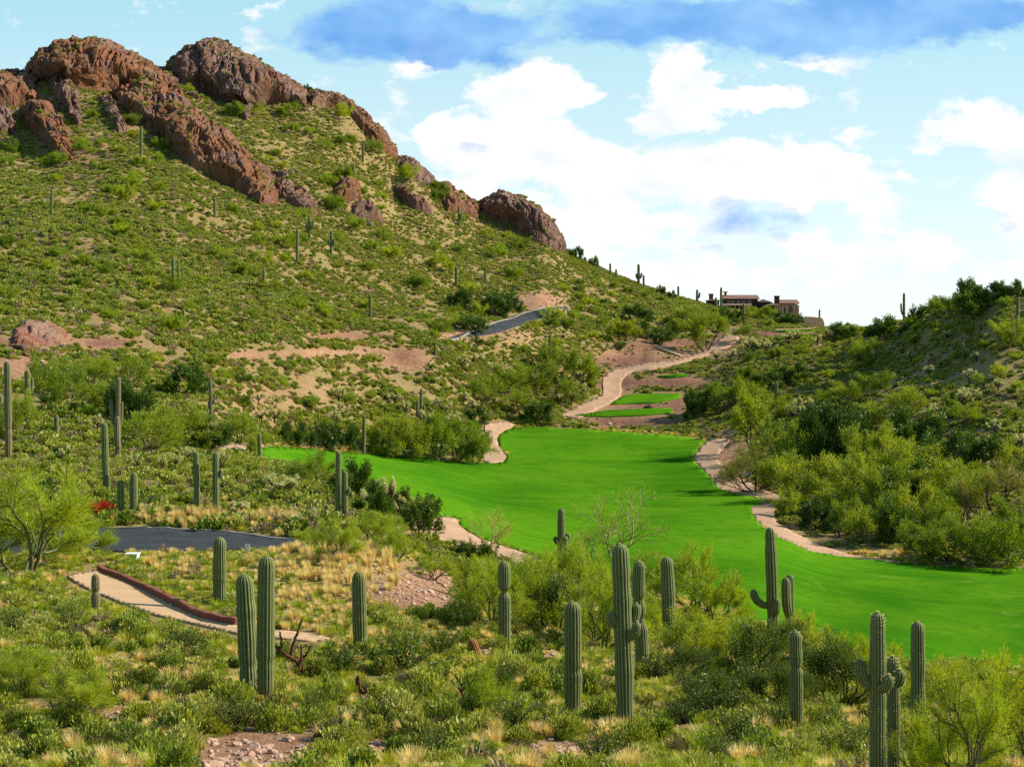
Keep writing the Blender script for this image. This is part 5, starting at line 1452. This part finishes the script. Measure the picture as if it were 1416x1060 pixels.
# straw tufts along the road and on the bank
n = 0
for (zone, cnt, gap, s0, s1) in [((180,425,710,729),80,7,17,25),((395,550,760,803),58,10,18,28),((385,550,800,852),40,13,16,26),((210,300,745,800),14,14,12,22),((1160,1290,765,776),30,8,8,14),((420,640,870,905),16,16,16,26),((120,300,930,1060),18,30,26,44),((880,960,905,960),8,18,22,34),((560,760,1010,1060),10,30,30,44)]:
    for (x, y) in spread(cnt, zone, gap, rs, lambda x, y: ok_spot(x, y, 3)):
        w = rs.uniform(s0, s1); n += 1
        plant(put('grass_tuft', TUF[n % 4], x, y, w, .8, w*rs.uniform(.6, .9), .5), x, y - w*.3, 'straw blond grass tuft', 'grass', 'straw grass tufts')
# red brush by the road
for (x, y, w) in [(118,713,30),(130,715,36),(143,712,38),(156,713,30),(168,714,24),(74,692,18),(60,702,22),(206,717,22),(98,707,24),(40,706,18),(148,665,10),(78,635,9)]:
    plant(put('red_brush', tuft_mesh(int(x), M['redleaf'], 160, .4, .5, .02), x, y, w, .8, w*.6, .4), x, y, 'dark red low brush', 'bush', 'red brush by the access road')
# bushes one can tell apart on the slopes
for i, (x, y) in enumerate(spread(85, (-10,440,640,712), 30, rs, lambda x, y: ok_spot(x, y, 8))):
    w = rs.uniform(20, 34)
    plant(put('sage_bush', SAGE[i % 5], x, y, w, 1.05, w*rs.uniform(.6, .8), .62), x, y - w*.3, 'grey rounded sage bush', 'bush', 'sage bushes on the near slope', w)
zone_n = 0
def slope_bush(cnt, zone, gap, w0, w1, keep=lambda x, y: True):
    global zone_n
    for (x, y) in spread(cnt, zone, gap, rs, lambda x, y: ok_spot(x, y, 8) and not look(ROCKM, x, y) and bare(x, y) and keep(x, y)):
        w = rs.uniform(w0, w1)*(.75 + .25*(y-zone[2])/(zone[3]-zone[2])); zone_n += 1
        far = rs.random()
        pr, rh, rw = (LMF + LMF[:1] if far < .4 else PVF, 4.0, 5.0) if far < .62 else (MDF, 3.5, 4.5)
        g = hit(x, y); mpp = g.y/F
        # low round bush: crown only reaches the ground
        o = link('hillside_bush', pr[zone_n % 3][1], loc=(g.x, g.y, g.z - .15*w*mpp*.6)); s = w*mpp
        o.scale = (s/rw, s/rw, s*rs.uniform(.48, .66)/rh); o.rotation_euler = (0, 0, rs.uniform(0, 6.28))
        plant(o, x, y - w*.25, 'lime green bush' if far < .4 else 'olive bush' if far < .62 else 'dark green bush', 'bush', 'bushes dotted over the hillsides', w)
below_sky = lambda x, y: y > np.interp(x, [a for a, b in SKY], [b for a, b in SKY]) + 8
slope_bush(120, (-10,820,120,470), 30, 22, 46, below_sky)
slope_bush(36, (-10,600,490,600), 34, 24, 40)
slope_bush(28, (560,860,440,560), 30, 18, 34)
slope_bush(34, (800,1040,385,470), 22, 14, 26, below_sky)
slope_bush(56, (1020,1416,420,620), 30, 20, 40, below_sky)
# along the skyline
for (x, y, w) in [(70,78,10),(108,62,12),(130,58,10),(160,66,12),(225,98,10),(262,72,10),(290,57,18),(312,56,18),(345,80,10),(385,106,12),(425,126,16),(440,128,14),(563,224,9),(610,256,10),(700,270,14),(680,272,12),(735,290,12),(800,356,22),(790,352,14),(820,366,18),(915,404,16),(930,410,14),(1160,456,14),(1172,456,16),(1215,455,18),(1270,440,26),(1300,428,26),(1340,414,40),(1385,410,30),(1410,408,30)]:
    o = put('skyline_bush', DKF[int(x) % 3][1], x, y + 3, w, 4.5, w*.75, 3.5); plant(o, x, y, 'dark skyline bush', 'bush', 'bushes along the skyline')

# ------------------------------------------------------------------ ground cover nobody could count
def scatter(name, pts, scale, pick, protos, label):
    me = bpy.data.meshes.new(name); me.vertices.add(len(pts)); me.vertices.foreach_set('co', np.asarray(pts, np.float32).ravel())
    attr(me, 'size', scale); attr(me, 'spin', rs.uniform(0, 6.28, len(pts)))
    a = me.attributes.new('pick', 'INT', 'POINT'); a.data.foreach_set('value', np.asarray(pick, np.int32))
    o = link(name, me); tag(o, label, 'ground cover', kind='stuff')
    ng = bpy.data.node_groups.new(name, 'GeometryNodeTree')
    ng.interface.new_socket('Geometry', in_out='INPUT', socket_type='NodeSocketGeometry'); ng.interface.new_socket('Geometry', in_out='OUTPUT', socket_type='NodeSocketGeometry')
    N, L = ng.nodes, ng.links
    gi = N.new('NodeGroupInput'); go = N.new('NodeGroupOutput'); ip = N.new('GeometryNodeInstanceOnPoints'); jn = N.new('GeometryNodeJoinGeometry')
    for p in reversed(protos):
        po = bpy.data.objects.new(name + '_plant', p)
        oi = N.new('GeometryNodeObjectInfo'); oi.inputs['Object'].default_value = po; oi.inputs['As Instance'].default_value = True
        L.new(oi.outputs['Geometry'], jn.inputs[0])
    def na(nm, t):
        x = N.new('GeometryNodeInputNamedAttribute'); x.data_type = t; x.inputs['Name'].default_value = nm; return x.outputs['Attribute']
    L.new(gi.outputs[0], ip.inputs['Points']); L.new(jn.outputs[0], ip.inputs['Instance'])
    ip.inputs['Pick Instance'].default_value = True; L.new(na('pick', 'INT'), ip.inputs['Instance Index'])
    cx = N.new('ShaderNodeCombineXYZ'); L.new(na('spin', 'FLOAT'), cx.inputs[2]); L.new(cx.outputs[0], ip.inputs['Rotation'])
    L.new(na('size', 'FLOAT'), ip.inputs['Scale'])
    L.new(ip.outputs[0], go.inputs[0])
    md = o.modifiers.new('cover', 'NODES'); md.node_group = ng
    return o

def sample(n, y0, y1, rng, power=1.0, um=.36):
    u = rng.uniform(-um, um, n); t = rng.random(n)
    Y = (y0**(power+1) + t*(y1**(power+1) - y0**(power+1)))**(1/(power+1))
    x = u*Y; z = ground_z(x, Y); return x, Y, z
FS = [shrub_mesh(151+i, M['scrub'], 240, .5, .5, .17, .11, 9, 0) for i in range(6)]
FG = [shrub_mesh(161+i, M['sage'], 240, .5, .45, .15, .10, 9, 0) for i in range(4)]
FD = [shrub_mesh(191+i, M['drybrush'], 200, .5, .42, .15, .06, 9, 0) for i in range(2)]
rg = np.random.default_rng(5)
A_ = sample(150000, 98, 580, rg, .55, .43); B_ = sample(42000, 300, 575, rg, .4, .36)
x, y, z = (np.concatenate(q_) for q_ in zip(A_, B_))
px, py = pix(x, y, z)
vis = seen(x, y, z, .8)
bareV = look(BARE, px, py); rk = look(ROCKM, px, py); dr = look(DRAPE, px, py)
clump = fbm(x/14, y/14, 1.0, 3)
keep = vis & ~dr & (px > -300) & (px < 1700) & (rg.random(len(x)) > bareV*1.2) & (rg.random(len(x)) > rk) & (clump > -.82 + rg.random(len(x))*.85)
# leave the road verge, tees and path edges clear
for dx, dy in ((4,0),(-4,0),(0,3),(0,-2)): keep &= ~look(DRAPE, px+dx, py+dy)
x, y, z = x[keep], y[keep], z[keep]
sz = np.minimum(rg.lognormal(-.14, .42, len(x)), 1.5)*np.where(y > 200, 1.05, .9); sz *= np.where((y < 320) & (px[keep] < 830), 1.22, 1.0); sz *= np.clip(1 - .5*look(BARE, *pix(x, y, z)), .4, 1)
# plants rooted in cracks and on top of the outcrops
xr_, yr_, zr_ = sample(60000, 300, 575, rg, .4, .34)
qx, qy = pix(xr_, yr_, zr_)
m_ = look(ROCKM, qx, qy) & (fbm(xr_/7, yr_/7, 4.4, 2) > .05)
xr_, yr_, zr_ = xr_[m_][:2600], yr_[m_][:2600], zr_[m_][:2600]
tp = [rock_top(a, b, c) for a, b, c in zip(xr_, yr_, zr_)]
g_ = np.array([t is not None for t in tp])
if g_.any():
    zt_ = np.array([t if t is not None else 0 for t in tp])
    x = np.concatenate([x, xr_[g_]]); y = np.concatenate([y, yr_[g_]]); z = np.concatenate([z, zt_[g_]]); sz = np.concatenate([sz, rg.lognormal(-.15, .4, g_.sum())])
print('rock plants', g_.sum())
scatter('desert_scrub', np.stack([x, y, z - .04], 1), sz, rg.integers(0, 12, len(x)), FS + FG + FD, 'low green desert scrub covering the hillsides')
# rubble shed by the outcrops
RUB = [stone_mesh(61+i) for i in range(3)]
for m_ in RUB: m_.materials[0] = M['rock2']
rbz = np.clip(blur2(blur2(ROCKM.astype(float), 4, 0), 4, 1)*1.4, 0, 1)
x, y, z = sample(60000, 150, 570, rg, .6, .33)
px, py = pix(x, y, z)
pr_ = look(rbz, px, py - 5)*(~look(ROCKM, px, py)) * .30 + .006*(py < 470) + .03*look(BARE, px, py)
kp = seen(x, y, z, .5) & (rg.random(len(x)) < pr_) & ~look(DRAPE, px, py)
x, y, z = x[kp], y[kp], z[kp]
scatter('rubble', np.stack([x, y, z + .05], 1), rg.lognormal(-.25, .5, len(x)), rg.integers(0, 3, len(x)), RUB, 'broken brown rubble shed below the rock outcrops')
# longer grass fringing the mown turf
fr = blur2(blur2(inpoly(FAIRWAY, GX, GY).astype(float), 1.6, 0), 1.0, 1)
x, y, z = sample(60000, 100, 310, rg, .3, .34)
px, py = pix(x, y, z)
f_ = look(fr, px, py); pp = np.zeros(len(x), bool)
for q_ in list(PATHS.values()): pp |= inpoly(q_, px, py)
kp = (f_ > .05) & (f_ < .62) & ~pp
x, y, z = x[kp], y[kp], z[kp]
scatter('rough_grass', np.stack([x, y, z], 1), rg.lognormal(-.35, .35, len(x)), np.where(rg.random(len(x)) < .25, 4, rg.integers(0, 4, len(x))), GTU + TUF[:1], 'longer rough grass fringing the mown fairway')
print('fringe', len(x))
# near slope: small herbs and short grass between the shrubs
NS = [shrub_mesh(171+i, M['sage'], 420, .5, .5, .085, .04, 11, 4, .8) for i in range(4)]
NB = [shrub_mesh(181+i, M['scrub'], 420, .5, .5, .085, .05, 11, 4) for i in range(3)]
x, y, z = sample(9500, 27, 112, rg, .6, .45)
px, py = pix(x, y, z)
kp = ~look(DRAPE, px, py) & (rg.random(len(x)) > look(BARE, px, py)*1.5) & (rg.random(len(x)) > look(DRY, px, py)*.55)
for dx, dy in ((6,0),(-6,0),(0,4),(0,-2)): kp &= ~look(DRAPE, px+dx, py+dy)
x, y, z = x[kp], y[kp], z[kp]
scatter('low_herbs', np.stack([x, y, z - .03], 1), np.minimum(rg.lognormal(-.75, .40, len(x)), 1.1), rg.integers(0, 8, len(x)), NS + NB + FD[:1], 'low green herbs between the shrubs of the near slope')
x, y, z = sample(20500, 27, 112, rg, .5, .45)
px, py = pix(x, y, z)
dv_ = look(DRY, px, py)
kp = ~look(DRAPE, px, py) & (rg.random(len(x)) > look(BARE, px, py)*1.5)
for dx, dy in ((3,0),(-3,0),(0,2),(0,-2)): kp &= ~look(DRAPE, px+dx, py+dy)
x, y, z, dv_ = x[kp], y[kp], z[kp], dv_[kp]
pk = np.where(rg.random(len(x)) < .10 + .6*dv_, rg.integers(4, 8, len(x)), rg.integers(0, 4, len(x)))
scatter('wild_grass', np.stack([x, y, z - .02], 1), rg.lognormal(-.65, .34, len(x)), pk, GTU + TUF, 'short green and blond wild grass on the near slope')
# gravel on the bare patches
PEB = [stone_mesh(31+i) for i in range(3)]
x, y, z = sample(60000, 28, 110, rg, .5, .36)
px, py = pix(x, y, z)
kp = (rg.random(len(x)) < (look(BARE, px, py)-.25)*.7) & ~look(DRAPE, px, py)
x, y, z = x[kp], y[kp], z[kp]
scatter('gravel', np.stack([x, y, z + .01], 1), rg.lognormal(-2.1, .45, len(x)), rg.integers(0, 3, len(x)), PEB, 'pink gravel strewn over the bare soil patches')
print('near', len(x))
label_plants()
